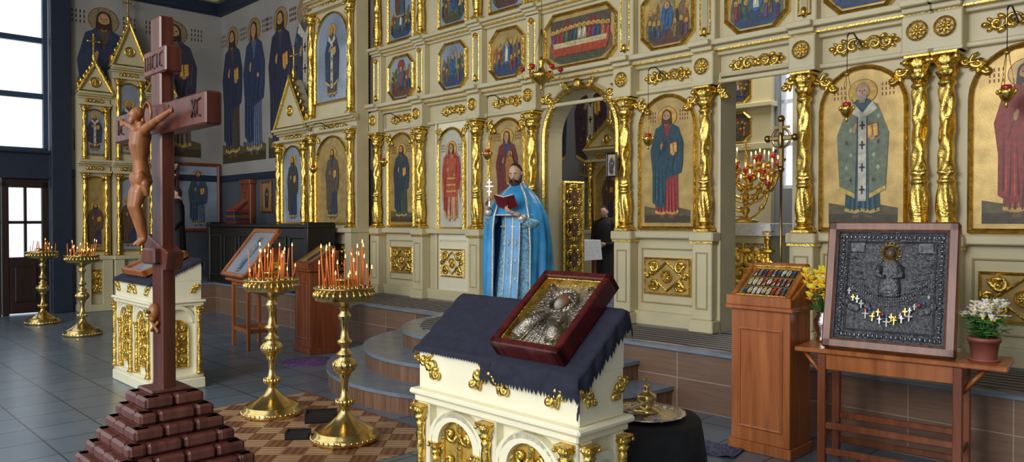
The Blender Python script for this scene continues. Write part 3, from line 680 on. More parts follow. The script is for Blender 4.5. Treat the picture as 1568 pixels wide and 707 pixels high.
def hand(mb,w,d,n,sd,curl,sk,sc=1):
    w=Vector(w); d=Vector(d).normalized(); n=Vector(n); n=(n-d*n.dot(d)).normalized(); s=d.cross(n)*sd
    o=mb.M; B=Matrix((s,d,n)).transposed().to_4x4(); mb.M=o@T(w+d*.045*sc)@B
    mb.sph((0,0,0),(.041*sc,.056*sc,.017*sc),sk,12,8); mb.M=o
    mb.tube([w-d*.05,w,w+d*.02],[.026*sc,.025*sc,.022*sc],sk,10)
    for i,(off,ln) in enumerate(((.03,.92),(.01,1.05),(-.01,1.0),(-.03,.78))):
        p=w+d*(.088-.004*abs(i-1))*sc+s*off*sc; pts=[p-d*.02]; a=0
        rr=[.0098]
        for L_,r_ in((.042,.0092),(.027,.0085),(.02,.0072)):
            a+=curl; p=p+(d*cos(a)+n*sin(a))*L_*ln*sc; pts.append(p); rr.append(r_)
        mb.tube(pts,[x*sc for x in rr],sk,7)
    p=w+d*.02*sc+s*.03*sc; q1=p+(s*.6+d*.7+n*.3).normalized()*.04*sc; q2=q1+(d*.7+s*.1+n*.6).normalized()*.032*sc; q3=q2+(d*.6-s*.1+n*.7).normalized()*.022*sc
    mb.tube([p-d*.01,q1,q2,q3],[.014*sc,.012*sc,.0105*sc,.008*sc],sk,7)
def loft(mb,rings,m,n=56,a0=0,a1=2*pi,nf=9,ph=0):
    vs=[];fs=[];closed=abs(a1-a0-2*pi)<1e-6; N=n if closed else n+1
    R2=[]
    for i in range(len(rings)-1):
        for t in(0,.33,.66): R2.append([a+(b-a)*t for a,b in zip(rings[i],rings[i+1])])
    R2.append(list(rings[-1]))
    for (z,rx,ry,cx,cy,fo) in R2:
        for j in range(N):
            t=a0+(a1-a0)*j/n
            k=1+fo*(.6*sin(nf*t+ph+z*1.2)+.4*sin((nf*2-3)*t+1.7*ph-z*2))
            vs.append((cx+rx*k*cos(t),cy+ry*k*sin(t),z))
    for i in range(len(R2)-1):
        for j in range(n if closed else N-1):
            k=(j+1)%N; fs.append((i*N+j,i*N+k,(i+1)*N+k,(i+1)*N+j))
    mb.add(vs,fs,m,True)
def simple_person(name,M,H,cloth,beard=False,cap=None):
    mb=MB(); k=H/1.7; mb.M=Matrix.Scale(k,4)
    for sx in(-1,1): mb.sph((sx*.09,-.06,.035),(.045,.13,.035),black,12,6)
    loft(mb,[(.01,.23,.18,0,0,.06),(.4,.21,.16,0,0,.05),(.85,.19,.14,0,0,.03),(1.05,.175,.13,0,0,.02),(1.25,.2,.135,0,0,.01),(1.38,.2,.12,0,.005,.01),(1.44,.15,.09,0,.01,0),(1.48,.07,.065,0,.02,0),(1.51,.055,.055,0,.02,0)],cloth)
    for sx in(-1,1):
        mb.tube([(sx*.15,.01,1.42),(sx*.2,.01,1.36),(sx*.235,.03,1.12),(sx*.21,-.08,.98),(sx*.1,-.19,.98)],[.05,.065,.055,.05,.045],cloth,14)
        hand(mb,(sx*.07,-.2,.98),(-sx,-.25,0),(0,1,0),sx,.35,skin)
    head(mb,T((0,-.01,1.6))@RX(.15),skin,hairm,beard,False,cap)
    return mb.finish(name,M)
simple_person('standing_parishioner',L(-6.9,-1.38,.5,-.25),1.62,blackc,False)
simple_person('altar_server',L(-.35,2.2,.5,.3),1.25,blackc,False)
simple_person('altar_attendant',L(2.9,2.0,.5,.2),1.5,blackc,False)
blue=mat('blue_satin',(.04,.30,.62),.36,0,5,.3,.15,30); blue2=mat('pale_blue_brocade',(.22,.45,.62),.42,0,38,.6,.3,90); silv=mat('silver_galloon',(.66,.68,.62),.35,.4,60,.3,.3,100)
def priest(Pm):
    mb=MB(); mb.M=Matrix.Scale(.955,4)
    for sx in(-1,1): mb.sph((sx*.1,-.1,.05),(.048,.14,.04),black,12,6)
    loft(mb,[(.03,.29,.24,0,-.02,.07),(.35,.26,.21,0,-.01,.06),(.8,.21,.16,0,0,.04),(1.05,.19,.145,0,0,.02),(1.25,.2,.13,0,0,.01),(1.4,.17,.11,0,0,0),(1.47,.08,.075,0,0.01,0),(1.51,.06,.06,0,0.01,0)],blue2,nf=8)
    for sx in(-1,1):
        x0,x1=(.005,.085) if sx>0 else (-.085,-.005)
        zz=[(.12,-.285),(.4,-.245),(.8,-.18),(1.05,-.162),(1.2,-.152),(1.38,-.125)]
        vs=[(x,y-.01,z) for z,y in zz for x in(x0,x1)]; mb.add(vs,[(2*i,2*i+1,2*i+3,2*i+2) for i in range(5)],blue,True)
        for xx in(x0,x1): mb.tube([(xx,y-.013,z) for z,y in zz],.007,silv,5)
        for q in range(5):
            z=.25+q*.2; y=-.275+.13*(z-.15); xm=(x0+x1)/2
            mb.tube([(xm,y-.012,z-.035),(xm,y,z+.035)],.007,silv,5); mb.tube([(xm-.025,y-.006,z),(xm+.025,y-.006,z)],.007,silv,5)
        for q in range(9): mb.tube([(x0+.08*q/8,-.29,.12),(x0+.08*q/8,-.295,.05)],.003,silv,4)
    mb.tube([(-.19,-.02,1.03),(-.15,-.12,1.03),(0,-.165,1.03),(.15,-.12,1.03),(.19,-.02,1.03)],.018,silv,6)
    a0=math.radians(-55); a1=math.radians(235)
    rings=[(.05,.38,.33,0,.03,.10),(.35,.385,.32,0,.03,.10),(.8,.385,.29,0,.02,.08),(1.0,.375,.28,0,.0,.06),(1.15,.35,.26,0,-.01,.045),(1.27,.30,.23,0,-.01,.03),(1.36,.245,.18,0,0,.015),(1.43,.18,.14,0,.005,.0),(1.475,.12,.1,0,.015,0),(1.53,.085,.08,0,.025,0)]
    loft(mb,rings,blue,n=110,a0=a0,a1=a1,nf=13,ph=.6)
    for a in(a0,a1): mb.tube([(c[3]+c[1]*cos(a),c[4]+c[2]*sin(a)*1.02,c[0]) for c in rings],.012,silv,6)
    yk=[(1.16,.3,.245,0,-.02,.03),(1.27,.27,.215,0,-.015,.02),(1.36,.225,.175,0,-.005,.01),(1.43,.175,.137,0,0,.0),(1.475,.115,.1,0,.01,0),(1.52,.085,.08,0,.02,0)]
    loft(mb,yk,blue,n=48,a0=math.radians(-165),a1=math.radians(-15),nf=7)
    mb.tube([(.302*cos(math.radians(a)),-.02+.248*sin(math.radians(a)),1.16) for a in range(-165,-14,10)],.011,silv,6)
    mb.tube([(.082*cos(t),.02+.078*sin(t),1.525) for t in[2*pi*i/16 for i in range(17)]],.011,silv,6)
    RH=Vector((-.27,-.25,1.27)); LH=Vector((.09,-.35,1.17))
    mb.tube([(-.25,.0,1.16),(-.285,-.06,1.1),(-.29,-.15,1.1),(-.275,-.21,1.19)],[.05,.065,.058,.042],blue2,16)
    mb.tube([(.25,.0,1.14),(.26,-.1,1.07),(.22,-.2,1.06),(.14,-.3,1.12)],[.05,.065,.06,.042],blue2,16)
    mb.tube([(-.279,-.195,1.165),(-.272,-.225,1.225)],[.048,.038],silv,14); mb.tube([(.165,-.275,1.105),(.12,-.32,1.145)],[.048,.038],silv,14)
    hand(mb,RH,(.1,-.25,.95),(.9,-.4,0),-1,1.0,skin)
    hand(mb,LH,(-.85,-.3,.3),(0,.5,1),1,.6,skin)
    cx0=RH+Vector((.035,-.045,.06))
    mb.box(cx0.x-.009,cx0.x+.009,cx0.y-.006,cx0.y+.006,cx0.z-.08,cx0.z+.24,steel,.002)
    for zz,hwid in((.15,.05),(.195,.028),(.09,.032)): mb.box(cx0.x-hwid,cx0.x+hwid,cx0.y-.005,cx0.y+.005,cx0.z+zz-.008,cx0.z+zz+.008,steel,.002)
    for a,b in((.05,.15),(-.05,.15),(0,.24)): mb.sph((cx0.x+a,cx0.y,cx0.z+b),.012,steel,8,5)
    bm_=mat('book_cover',(.20,.012,.014),.4); pg=mat('book_pages',(.7,.66,.55),.7)
    o=mb.M
    for sx in(-1,1):
        mb.M=o@T((-.01,-.41,1.29))@RX(math.radians(-42))@RY(sx*-.35)
        mb.box(min(0,sx*.12),max(0,sx*.12),-.095,.095,-.014,-.006,bm_,.001); mb.box(min(0,sx*.112),max(0,sx*.112),-.09,.09,-.006,.014,pg,.002)
    mb.M=o
    head(mb,T((-.01,-.03,1.63))@RZ(-.1)@RX(.3),skin,hairm,True,True)
    return mb.finish('priest_in_blue_vestments',Pm)
priest(T((.06,8.3,.509))@RZ(math.radians(-18)))

# ---------------------------------------------------------------- candle stands
def candle_stand(M,seed,n=26,hh=.2):
    r=random.Random(seed); mb=MB()
    pr=[(0,0),(.225,0),(.232,.02),(.225,.045),(.205,.055),(.205,.075),(.19,.08),(.15,.1),(.1,.13),(.055,.17),(.035,.2),(.03,.23),(.055,.25),(.06,.265),(.055,.28),(.03,.30),(.022,.36),(.028,.42),(.045,.45),(.04,.46),(.075,.485),(.082,.52),(.075,.55),(.04,.575),(.055,.59),(.055,.6),(.03,.62),(.025,.65),(.05,.67),(.052,.685),(.03,.7),(.022,.76),(.028,.82),(.045,.85),(.045,.86),(.03,.88),(.03,.9),(.06,.925),(.15,.955),(.195,.965),(.2,.97),(.2,1.04),(.21,1.045),(.21,1.055),(.19,1.055),(.185,1.035),(0,1.035)]
    mb.M=Matrix.Scale(1.03,4)
    mb.lathe(pr,brass,(0,0,0),40)
    for i in range(28): t=2*pi*i/28; mb.sph((.2*cos(t),.2*sin(t),1.005),(.014,.014,.022),brass,6,5)
    for i in range(36): t=2*pi*i/36; mb.sph((.226*cos(t),.226*sin(t),.03),(.012,.012,.012),brass,5,4)
    for zz in(.52,.265): 
        for i in range(14): t=2*pi*i/14; mb.sph((.075*cos(t)*(1 if zz>.4 else .75),.075*sin(t)*(1 if zz>.4 else .75),zz),(.012,.012,.022),brass,6,4)
    mb.lathe([(.05,1.03),(.06,1.06),(.045,1.09),(.07,1.1),(.07,1.11),(0,1.11)],brass,(0,0,0),16)
    for i in range(n):
        ring=[.165,.13,.09][i%3]; t=2*pi*i/n+r.random()*.1; x,y=ring*cos(t),ring*sin(t)
        mb.lathe([(.011,0),(.009,.03)],brass,(x,y,1.035),6)
        h=hh*(.25+.85*r.random()); dx,dy=r.uniform(-.025,.025),r.uniform(-.025,.025)
        mb.tube([(x,y,1.05),(x+dx*.5,y+dy*.5,1.05+h*.5),(x+dx,y+dy,1.05+h)],.005,orange,6)
        mb.tube([(x+dx,y+dy,1.05+h),(x+dx,y+dy,1.058+h)],.0012,black,4)
        if r.random()<.7: mb.lathe([(.0005,0),(.0045,.008),(.003,.018),(.0003,.03)],flame,(x+dx,y+dy,1.054+h),6)
    mb.finish('brass_candle_stand',M)
candle_stand(L(1.9,-3.51,.004),1,32,hh=.28); candle_stand(L(.865,-3.54,.004),2,28,hh=.24)
candle_stand(L(-6.6,-3.48),3,14,hh=.16); candle_stand(T((-5.84,10.3,0)),4,22,hh=.18)
par=mat('parquet','8A6040',.4); nt=par.node_tree; tcn=[n for n in nt.nodes if n.type=='TEX_COORD'][0]
mp=nt.nodes.new('ShaderNodeMapping'); mp.inputs['Rotation'].default_value=(0,0,pi/4); mp.inputs['Scale'].default_value=(6,6,6)
ck=nt.nodes.new('ShaderNodeTexChecker'); ck.inputs['Scale'].default_value=1; ck.inputs['Color1'].default_value=(*hexc('8A5A3E'),1); ck.inputs['Color2'].default_value=(*hexc('C49C74'),1)
w1=nt.nodes.new('ShaderNodeTexWave'); w1.inputs['Scale'].default_value=1.0; w1.bands_direction='X'; w1.inputs['Distortion'].default_value=.3
w2=nt.nodes.new('ShaderNodeTexWave'); w2.inputs['Scale'].default_value=1.0; w2.bands_direction='Y'
nt.links.new(tcn.outputs['Object'],mp.inputs['Vector'])
for x in(ck,w1,w2): nt.links.new(mp.outputs['Vector'],x.inputs['Vector'])
mw=nt.nodes.new('ShaderNodeMixRGB'); nt.links.new(ck.outputs['Fac'],mw.inputs[0]); nt.links.new(w1.outputs['Fac'],mw.inputs[1]); nt.links.new(w2.outputs['Fac'],mw.inputs[2])
mm=nt.nodes.new('ShaderNodeMixRGB'); mm.blend_type='MULTIPLY'; mm.inputs[0].default_value=.5
nt.links.new(ck.outputs['Color'],mm.inputs[1]); nt.links.new(mw.outputs[0],mm.inputs[2]); nt.links.new(mm.outputs[0],nt.nodes['Principled BSDF'].inputs['Base Color'])
mb=MB(); mb.box(.36,2.45,-4.3,-2.95,0,.004,par); mb.finish('parquet_mat',L(0,0))
for s_,w_ in((1.32,-3.36),(1.62,-3.72)):
    mb=MB(); mb.box(-.12,.12,-.08,.08,0,.01,black); 
    for a,b,c,d in((-.12,.12,-.08,-.07),(-.12,.12,.07,.08),(-.12,-.11,-.08,.08),(.11,.12,-.08,.08)): mb.box(a,b,c,d,0,.075,black,.002)
    mb.box(-.11,.11,-.07,.07,.05,.06,blackc)
    mb.finish('candle_stub_tray',L(s_,w_,.004,1.0 if s_<1.5 else .9)@Matrix.Scale(1.0 if s_<1.5 else .7,4))

# ---------------------------------------------------------------- lecterns
def lattice(mb,cx,z0,w,h,y):
    mb.poly(arch(cx,z0,w,h),y-.002,y+.004,paint('A88A3A'))
    mb.band(arch(cx,z0-.015,w+.03,h+.03),arch(cx,z0,w,h),y-.012,y+.004,gold,.008)
    cz=z0+h*.5
    mb.box(cx-.012,cx+.012,y-.016,y,z0,z0+h,gold,.003); mb.box(cx-w/2,cx+w/2,y-.016,y,cz-.012,cz+.012,gold,.003)
    for sx in(-1,1):
        for i,zz in enumerate((.14,.36,.64,.84)):
            spiral(mb,cx+sx*w*.25,z0+h*zz,y-.012,w*.19,0 if sx<0 else pi,sx,1.1,w*.055,gold,10)
    rosette(mb,cx,cz,y-.014,w*.16,gold)
def half_arch(mb,c,zc,R0,rz,tt,f,m):
    n=14; po=[(c+(R0+tt)*cos(pi*k/n),zc+(R0*rz+tt)*sin(pi*k/n)) for k in range(n+1)]; pi_=[(c+R0*cos(pi*k/n),zc+R0*rz*sin(pi*k/n)) for k in range(n+1)]
    vs=[(x,f-.008,z) for x,z in po]+[(x,f-.008,z) for x,z in pi_]+[(x,f+.04,z) for x,z in po]+[(x,f+.04,z) for x,z in pi_]; N=n+1
    mb.add(vs,[q for k in range(n) for q in((k,k+1,N+k+1,N+k),(k,k+1,2*N+k+1,2*N+k),(N+k,N+k+1,3*N+k+1,3*N+k))],m)
def gilded_lectern(name,M,W,D,ht=1.0,rise=.24):
    root=empty(name,M); mb=MB(); f=-D/2; b=D/2; w=W/2; zc=ht-.175
    mb.box(-w-.02,w+.02,f-.03,b+.03,0,.1,ivory,.01); mb.box(-w+.03,w-.03,f+.03,b-.03,.1,zc,ivory)
    mb.box(-w-.01,w+.01,f-.02,b+.02,.1,.14,ivory,.01)
    mb.box(-w-.01,w+.01,f-.02,b+.02,zc-.055,zc-.025,ivory,.006); mb.box(-w-.03,w+.03,f-.035,b+.035,zc-.025,zc,ivory,.008)
    mb.box(-w,w,f,b,zc,ht,ivory,.004)
    mb.prismx([(f,ht),(b,ht),(b,ht+rise),(f+.02,ht)],-w,w,ivory)
    nb=2; xs=[-w+.04+(W-.08)*i/nb for i in range(nb+1)]
    za=zc-.055-.155
    for i in range(nb):
        c=(xs[i]+xs[i+1])/2; ww=xs[i+1]-xs[i]
        lattice(mb,c,.22,ww*.46,za+.07-.22+ww*.15,f+.025)
        half_arch(mb,c,za,ww*.27,.95,.04,f,ivory); half_arch(mb,c,za-.01,ww*.38,.85,.022,f,ivory)
        for sx in(-1,1):
            spandrel(mb,c+sx*ww*.36,ht-.06,.10,f-.008,-sx)
            column(mb,c+sx*ww*.33,f+.005,.14,za+.0,.018,gold,12,44)
    for x in xs: mb.box(x-.04,x+.04,f-.01,f+.04,.14,zc-.055,ivory,.005); column(mb,x,f-.022,.14,zc-.06,.022,gold,12,44)
    for sx in(-1,1):
        o=mb.M; mb.M=o@T((sx*w,0,0))@RZ(sx*pi/2)
        lattice(mb,0,.22,D*.42,za-.2,.025)
        half_arch(mb,0,za-.0,D*.3,1.0,.03,0,ivory)
        for s2 in(-1,1): spandrel(mb,s2*D*.34,ht-.06,.08,-.008,-s2); column(mb,s2*(D/2-.03),-.018,.14,zc-.06,.02,gold,12,44); mb.box(s2*(D/2-.035)-.03,s2*(D/2-.035)+.03,-.01,.04,.14,zc-.055,ivory,.005)
        mb.M=o
    mb.finish('body',M,root)
    return root
def drape(name,M,root,x0,x1,D,hf,hs,hb,m,seed=0,zig=.012,side=1,lift=.0,ht=1.0,rise=.24):
    mb=MB(); f=-D/2; b=D/2; SL=math.hypot(D,rise); na=60; nb=44
    A0=x0-(hs if side in(-1,0) else 0); A1=x1+(hs if side in(1,0) else 0); vs=[]
    for i in range(na+1):
        for j in range(nb+1):
            a=A0+(A1-A0)*i/na; t=-hf+(SL+hf+hb)*j/nb
            ex=0;x=a
            if side in(1,0) and a>x1: ex=a-x1
            if side in(-1,0) and a<x0: ex=x0-a
            tt=min(max(t,0),SL); y=f+D*tt/SL; z=ht+rise*tt/SL+.008+lift
            wv=.010*sin(9*a*4+seed)+.006*sin(t*40)
            if t<0: y=f-.012-abs(wv)*min(1,-t/.05)-.006; z+=t
            if t>SL: y=b+.02+abs(wv)*.5; z-=t-SL
            if ex>0:
                x=(x1+.012+abs(.010*sin(t*38))*min(1,ex/.04)) if a>x1 else (x0-.012-abs(.010*sin(t*38)))
                z-=ex
            if j==0: z-=zig*(i%2)*1.5
            if ex>0 and i in(0,na): z-=zig*(j%2)*1.5
            vs.append((x,y,z))
    N=nb+1; fs=[(i*N+j,(i+1)*N+j,(i+1)*N+j+1,i*N+j+1) for i in range(na) for j in range(nb)]
    mb.add(vs,fs,m,True); return mb.finish(name,M,root)
MAIN=L(4.41,-4.295)
LW,LD,HT,RS=.9,.25,1.02,.205
ml=gilded_lectern('gilded_lectern',MAIN,LW,LD,HT,RS)
drape('navy_cover_left',MAIN,ml,-.45,.02,LD,.02,.015,.05,navy,1,.005,-1,0,HT,RS)
drape('navy_lace_cover',MAIN,ml,-.04,.45,LD,.08,.07,.05,navy,2,.014,1,.004,HT,RS)
PZ=Matrix(((1,0,0,0),(0,0,1,0),(0,-1,0,0),(0,0,0,1)))  # picture plane: z->y, y->-z
IM=MAIN@T((.20,.025,1.195))@RX(math.atan2(RS,LD))
mb=MB(); w,h=.175,.205
for a,b,c,d in((-w,w,-h,-h+.032),(-w,w,h-.032,h),(-w,-w+.032,-h,h),(w-.032,w,-h,h)): mb.box(a,b,c,d,-.03,.045,dkred,.005)
for a,b,c,d in((-w+.032,w-.032,-h+.032,-h+.039),(-w+.032,w-.032,h-.039,h-.032),(-w+.032,-w+.039,-h+.032,h-.032),(w-.039,w-.032,-h+.032,h-.032)): mb.box(a,b,c,d,-.01,.035,gold,.002)
mb.box(-w+.03,w-.03,-h+.03,h-.03,-.03,.0,silver)
mb.M=PZ
def relief_saint(mb,s,m):
    mb.sph((0,0,-.12*s),(.15*s,.03*s,.15*s),m,20,12)
    mb.tube([(-.13*s,-.01,-.2*s),(-.1*s,-.03*s,-.1*s),(-.03*s,-.035*s,-.03*s)],[.05*s,.045*s,.03*s],m,10); mb.tube([(.13*s,-.01,-.2*s),(.11*s,-.03*s,-.12*s),(.05*s,-.035*s,-.08*s)],[.05*s,.045*s,.03*s],m,10)
    mb.band(ell(0,.1*s,.095*s,.095*s,24),ell(0,.1*s,.075*s,.075*s,24),-.012,0,m,.008)
    for i in range(18): t=2*pi*i/18; mb.sph((.085*s*cos(t),-.02,.1*s+.085*s*sin(t)),.008*s,m,6,4)
    mb.sph((0,-.01,.1*s),(.045*s,.022,.058*s),paint('6A4630'),14,10); mb.sph((0,-.016,.07*s),(.03*s,.022,.035*s),paint('8A8078'),10,8)
    mb.sph((0,-.008,.135*s),(.05*s,.02,.03*s),m,10,8)
    mb.box(.03*s,.11*s,-.05*s,-.02*s,-.1*s,0,m,.004)
    for sx in(-1,1):
        for q in range(3): spiral(mb,sx*.15*s,.16*s-.08*q*s,-.006,.025*s,0,sx,1.1,.005*s,m,9)
        rosette(mb,sx*.15*s,.2*s,-.004,.022*s,m)
    for q in range(7):
        mb.tube([(-.14*s+.047*s*q,-.024*s,-.24*s),(-.06*s+.02*s*q,-.035*s,-.06*s)],.004*s,m,5)
relief_saint(mb,.68,silver)
mb.finish('icon_in_mahogany_frame',IM,ml)
M2=L(-1.02,-3.76,0,0)
l2=gilded_lectern('gilded_lectern',M2,1.0,.44,1.0,.2)
drape('navy_cover',M2,l2,-.5,.5,.44,.03,.03,.08,navy,1,.01,0,0,1.0,.2)
mb=MB(); w,h=.3,.22
for a,b,c,d in((-w,w,-h,-h+.035),(-w,w,h-.035,h),(-w,-w+.035,-h,h),(w-.035,w,-h,h)): mb.box(a,b,c,d,-.02,.04,oak,.004)
mb.box(-w+.03,w-.03,-h+.03,h-.03,-.02,.012,blueg)
mb.finish('glazed_icon',M2@T((-.05,0,1.145))@RX(math.atan2(.2,.44)),l2)

def wood_lectern(name,M,W,D,h,woodm,inner):
    mb=MB(); w=W/2;d=D/2
    mb.box(-w-.015,w+.015,-d-.015,d+.015,0,.07,woodm,.005); mb.box(-w,w,-d,d,.07,h-.04,woodm,.004)
    mb.band(rect(0,.16,W-.1,h-.32),rect(0,.18,W-.14,h-.36),-d-.006,-d,woodm,.005)
    mb.box(-w-.03,w+.03,-d-.03,d+.03,h-.04,h-.01,woodm,.006)
    mb.prismx([(-d-.02,h-.01),(d,h-.01),(d,h+.2),(-d-.02,h+.03)],-w-.02,w+.02,woodm)
    mb.box(-w-.02,w+.02,-d-.035,-d-.02,h-.01,h+.055,woodm,.003)
    ang=math.atan2(.17,D+.02)
    mb.M=T((0,-.01,h+.14))@RX(ang+.14)
    a=W*.5;b=.19
    for p in((-a,a,-b,-b+.03),(-a,a,b-.03,b),(-a,-a+.03,-b,b),(a-.03,a,-b,b)): mb.box(*p,-.02,.02,woodm,.004)
    for p in((-a+.03,a-.03,-b+.03,-b+.04),(-a+.03,a-.03,b-.04,b-.03),(-a+.03,-a+.04,-b+.03,b-.03),(a-.04,a-.03,-b+.03,b-.03)): mb.box(*p,-.02,.018,gold,.002)
    mb.box(-a+.03,a-.03,-b+.03,b-.03,-.02,0,goldp)
    mb.M=mb.M@PZ
    if inner=='many':
        rr=random.Random(5)
        for r_ in range(3):
            mb.poly(rect(0,-.14+r_*.095,2*a-.11,.085),-.001,None,paint('2E2A24'))
            for q in range(9): 
                x=-a+.075+(2*a-.15)*q/8
                saint(mb,x,-.138+r_*.095,.083,-.002,rr.choice(['8A2A22','E0D8C8','3A5A4A','8A6A3A']),rr.choice(['D8D0C0','A03A2A','3A4A6A','C8B080']),kind=q%3%2)
    else: saint(mb,0,-.14,.28,-.002,'6A2A2A','2A3A5A')
    return mb.finish(name,M)
wood_lectern('wooden_lectern',L(4.1,-1.54,0),.42,.3,1.0,oak,'many')
wood_lectern('wooden_lectern',L(-1.55,-1.75,0,-.1),.42,.36,1.0,oakd,'one')

# ---------------------------------------------------------------- big dark icon on stand
SM=T((2.345,4.64,0))@RZ(math.radians(-38))
mb=MB(); tw,td,tz=.52,.2,.76
mb.box(-tw-.02,tw+.08,-td,td,tz-.03,tz,oak,.006)
for x in(-.38,.36):
    for y in(-td+.04,td-.04): mb.box(x-.024,x+.024,y-.024,y+.024,0,tz-.03,oakd,.004)
for y in(-td+.04,td-.04):
    mb.box(-.38,.36,y-.014,y+.014,tz-.13,tz-.03,oak,.004); mb.box(-.38,.36,y-.012,y+.012,.26,.30,oakd,.004); mb.box(-.38,.36,y-.012,y+.012,.1,.14,oakd,.004)
for x in(-.38,.36): mb.box(x-.012,x+.012,-td+.04,td-.04,tz-.13,tz-.03,oak,.004); mb.box(x-.012,x+.012,-td+.04,td-.04,.2,.24,oakd,.004)
for sx,x in((-1,-.38),(1,.36)): mb.tube([(x,-.1,tz-.2),(x+sx*.13,-.1,tz-.035)],.016,oak,4)
mb.finish('wooden_side_table',SM)
mb=MB(); w=.365; h=.79
mb.M=T((-.02,-.14,tz+.008))@RX(math.radians(-12))
for a,b,c,d in((-w,w,0,.055),(-w,w,h-.055,h),(-w,-w+.055,0,h),(w-.055,w,0,h)): mb.box(a,b,-.04,.04,c,d,frmw,.008)
mb.box(-w+.04,w-.04,-.005,.035,.04,h-.04,silverd)
q=lambda o_: rect(0,o_,2*w-2*o_,h-2*o_)
bead=mat('silver_bead',(.42,.43,.45),.3,1,40,.3,.3,100)
mb.band(q(.055),q(.066),-.03,.0,bead,.006)
mb.band(q(.115),q(.127),-.014,.0,bead,.008)
for t in range(22):
    for zz in(.09,h-.09): spiral(mb,-.27+.54*t/21,zz,-.01,.016,t,1 if t%2 else -1,1,.005,silverd,8); mb.sph((-.257+.54*t/21,-.01,zz),(.006,.008,.015),bead,5,4)
    for xx in(-.275,.275): spiral(mb,xx,.1+(h-.2)*t/21,-.01,.016,t,1,1,.005,silverd,8); mb.sph((xx,-.01,.113+(h-.2)*t/21),(.015,.008,.005),bead,5,4)
rs=mat('relief_grey',(.17,.17,.18),.36,.9,50,.5,.8,120)
mb.lathe([(.0,0),(.06,0),(.062,.05),(.05,.14),(.06,.2),(.032,.235),(0,.24)],rs,(0,-.005,.33),22,lambda t,z:1+.06*cos(9*t),sy=.4)
for sx in(-1,1): mb.tube([(sx*.055,-.02,.52),(sx*.065,-.03,.46),(sx*.02,-.045,.45)],[.02,.018,.012],rs,8)
mb.sph((0,-.02,.6),(.026,.02,.034),paint('5A4030'),12,8)
mb.band(ell(0,.605,.048,.048,20),ell(0,.605,.036,.036,20),-.02,0,gold,.006)
for i in range(15): t=2*pi*i/15; mb.tube([(.048*cos(t),-.015,.605+.048*sin(t)),(.064*cos(t),-.015,.605+.064*sin(t))],.004,gold,5)
for sx in(-1,1):
    for k in range(7): mb.tube([(sx*(.1+.018*k),-.006,.34+.045*k),(sx*(.16+.015*k),-.01,.37+.04*k),(sx*(.2+.008*k),-.006,.36+.045*k)],.006,rs,5)
    mb.box(sx*.19-.045,sx*.19+.045,-.012,0,.6,.67,rs,.006)
    for k in range(5): mb.sph((sx*(.12+.03*k),-.004,.27+.02*sin(k*2)),(.025,.014,.03),rs,8,6)
rj=random.Random(3)
for zc,dep in((.5,.2),(.47,.13),(.45,.17),(.42,.1)):
    n=40
    for i in range(n): u=-1+2*i/(n-1); mb.sph((u*.255,-.026,zc-dep*(1-u*u)),.005,bead,5,4)
gems=[redglass,mat('gem_blue',(.05,.12,.4),.1),mat('pearl',(.5,.48,.42),.3),gold,bead]
for i in range(19):
    u=-.88+1.76*i/18; z=.44-.17*(1-u*u)-.02-.03*rj.random(); x=u*.25; g=gems[2+i%3]; s_=.7+.5*rj.random()
    if rj.random()<.6: mb.box(x-.003,x+.003,-.034,-.026,z-.04*s_,z,g); mb.box(x-.011*s_,x+.011*s_,-.034,-.026,z-.02*s_,z-.014*s_,g)
    else: mb.sph((x,-.03,z-.02),(.009,.006,.013),gems[i%4],6,5)
for i in range(7): cross3d(mb,-.12+.04*i,-.03,.15+.02*abs(3-i)*.7,.05,gems[2+i%3],.004)
mb.finish('silver_clad_icon',SM)
def petalflower(mb,c,r,m,n=6,cm=None,up=.5):
    for i in range(n):
        a=2*pi*i/n+R.random()*.3; o=mb.M; mb.M=o@T(c)@RZ(a)@RY(-up)
        mb.sph((r*.55,0,0),(r*.55,r*.34,r*.08),m,6,4); mb.M=o
    mb.sph(c,r*.25,cm or m,6,4)
mb=MB(); mb.lathe([(0,0),(.045,0),(.05,.02),(.04,.04),(.06,.1),(.065,.14),(.04,.18),(.05,.2),(.042,.195),(.03,.17),(0,.16)],steel,(0,0,0),20)
for i in range(60):
    a=R.random()*2*pi; rr=.02+.10*R.random(); z=.27+.21*R.random(); c=(rr*cos(a),rr*sin(a),z)
    mb.tube([(0,0,.15),(rr*.4*cos(a),rr*.4*sin(a),z-.08),c],.003,plant,4)
    petalflower(mb,c,.055,yel if i%6 else wht,6,orange,R.uniform(-.2,1.2))
for i in range(14):
    a=R.random()*2*pi; mb.M=RZ(a)@T((.04,0,.2))@RY(-.6); mb.sph((.05,0,0),(.06,.014,.003),plant,6,4); mb.M=Matrix.Identity(4)
mb.finish('vase_of_yellow_flowers',SM@T((-.445,.10,tz)))
mb=MB(); mb.lathe([(0,0),(.06,0),(.062,.01),(.078,.11),(.086,.11),(.088,.135),(.076,.135),(.07,.12),(0,.115)],terra,(0,0,0),24)
mb.lathe([(0,0),(.08,0),(.085,.012),(0,.012)],terra,(0,0,-.0),20)
for i in range(60):
    a=R.random()*2*pi; rr=.02+.1*R.random(); z=.15+.1*R.random(); mb.M=T((rr*cos(a),rr*sin(a),z))@RZ(a)@RY(-.4+R.random()*.8); mb.sph((0,0,0),(.035,.026,.004),plant,8,4); mb.M=Matrix.Identity(4)
    mb.tube([(0,0,.11),(rr*cos(a),rr*sin(a),z)],.003,plant,4)
for i in range(60):
    a=R.random()*2*pi; rr=.12*R.random(); petalflower(mb,(rr*cos(a),rr*sin(a),.24+.09*R.random()),.034,wht,5,yel,R.uniform(.2,1.2))
mb.finish('potted_white_begonia',SM@T((.47,-.03,tz)))

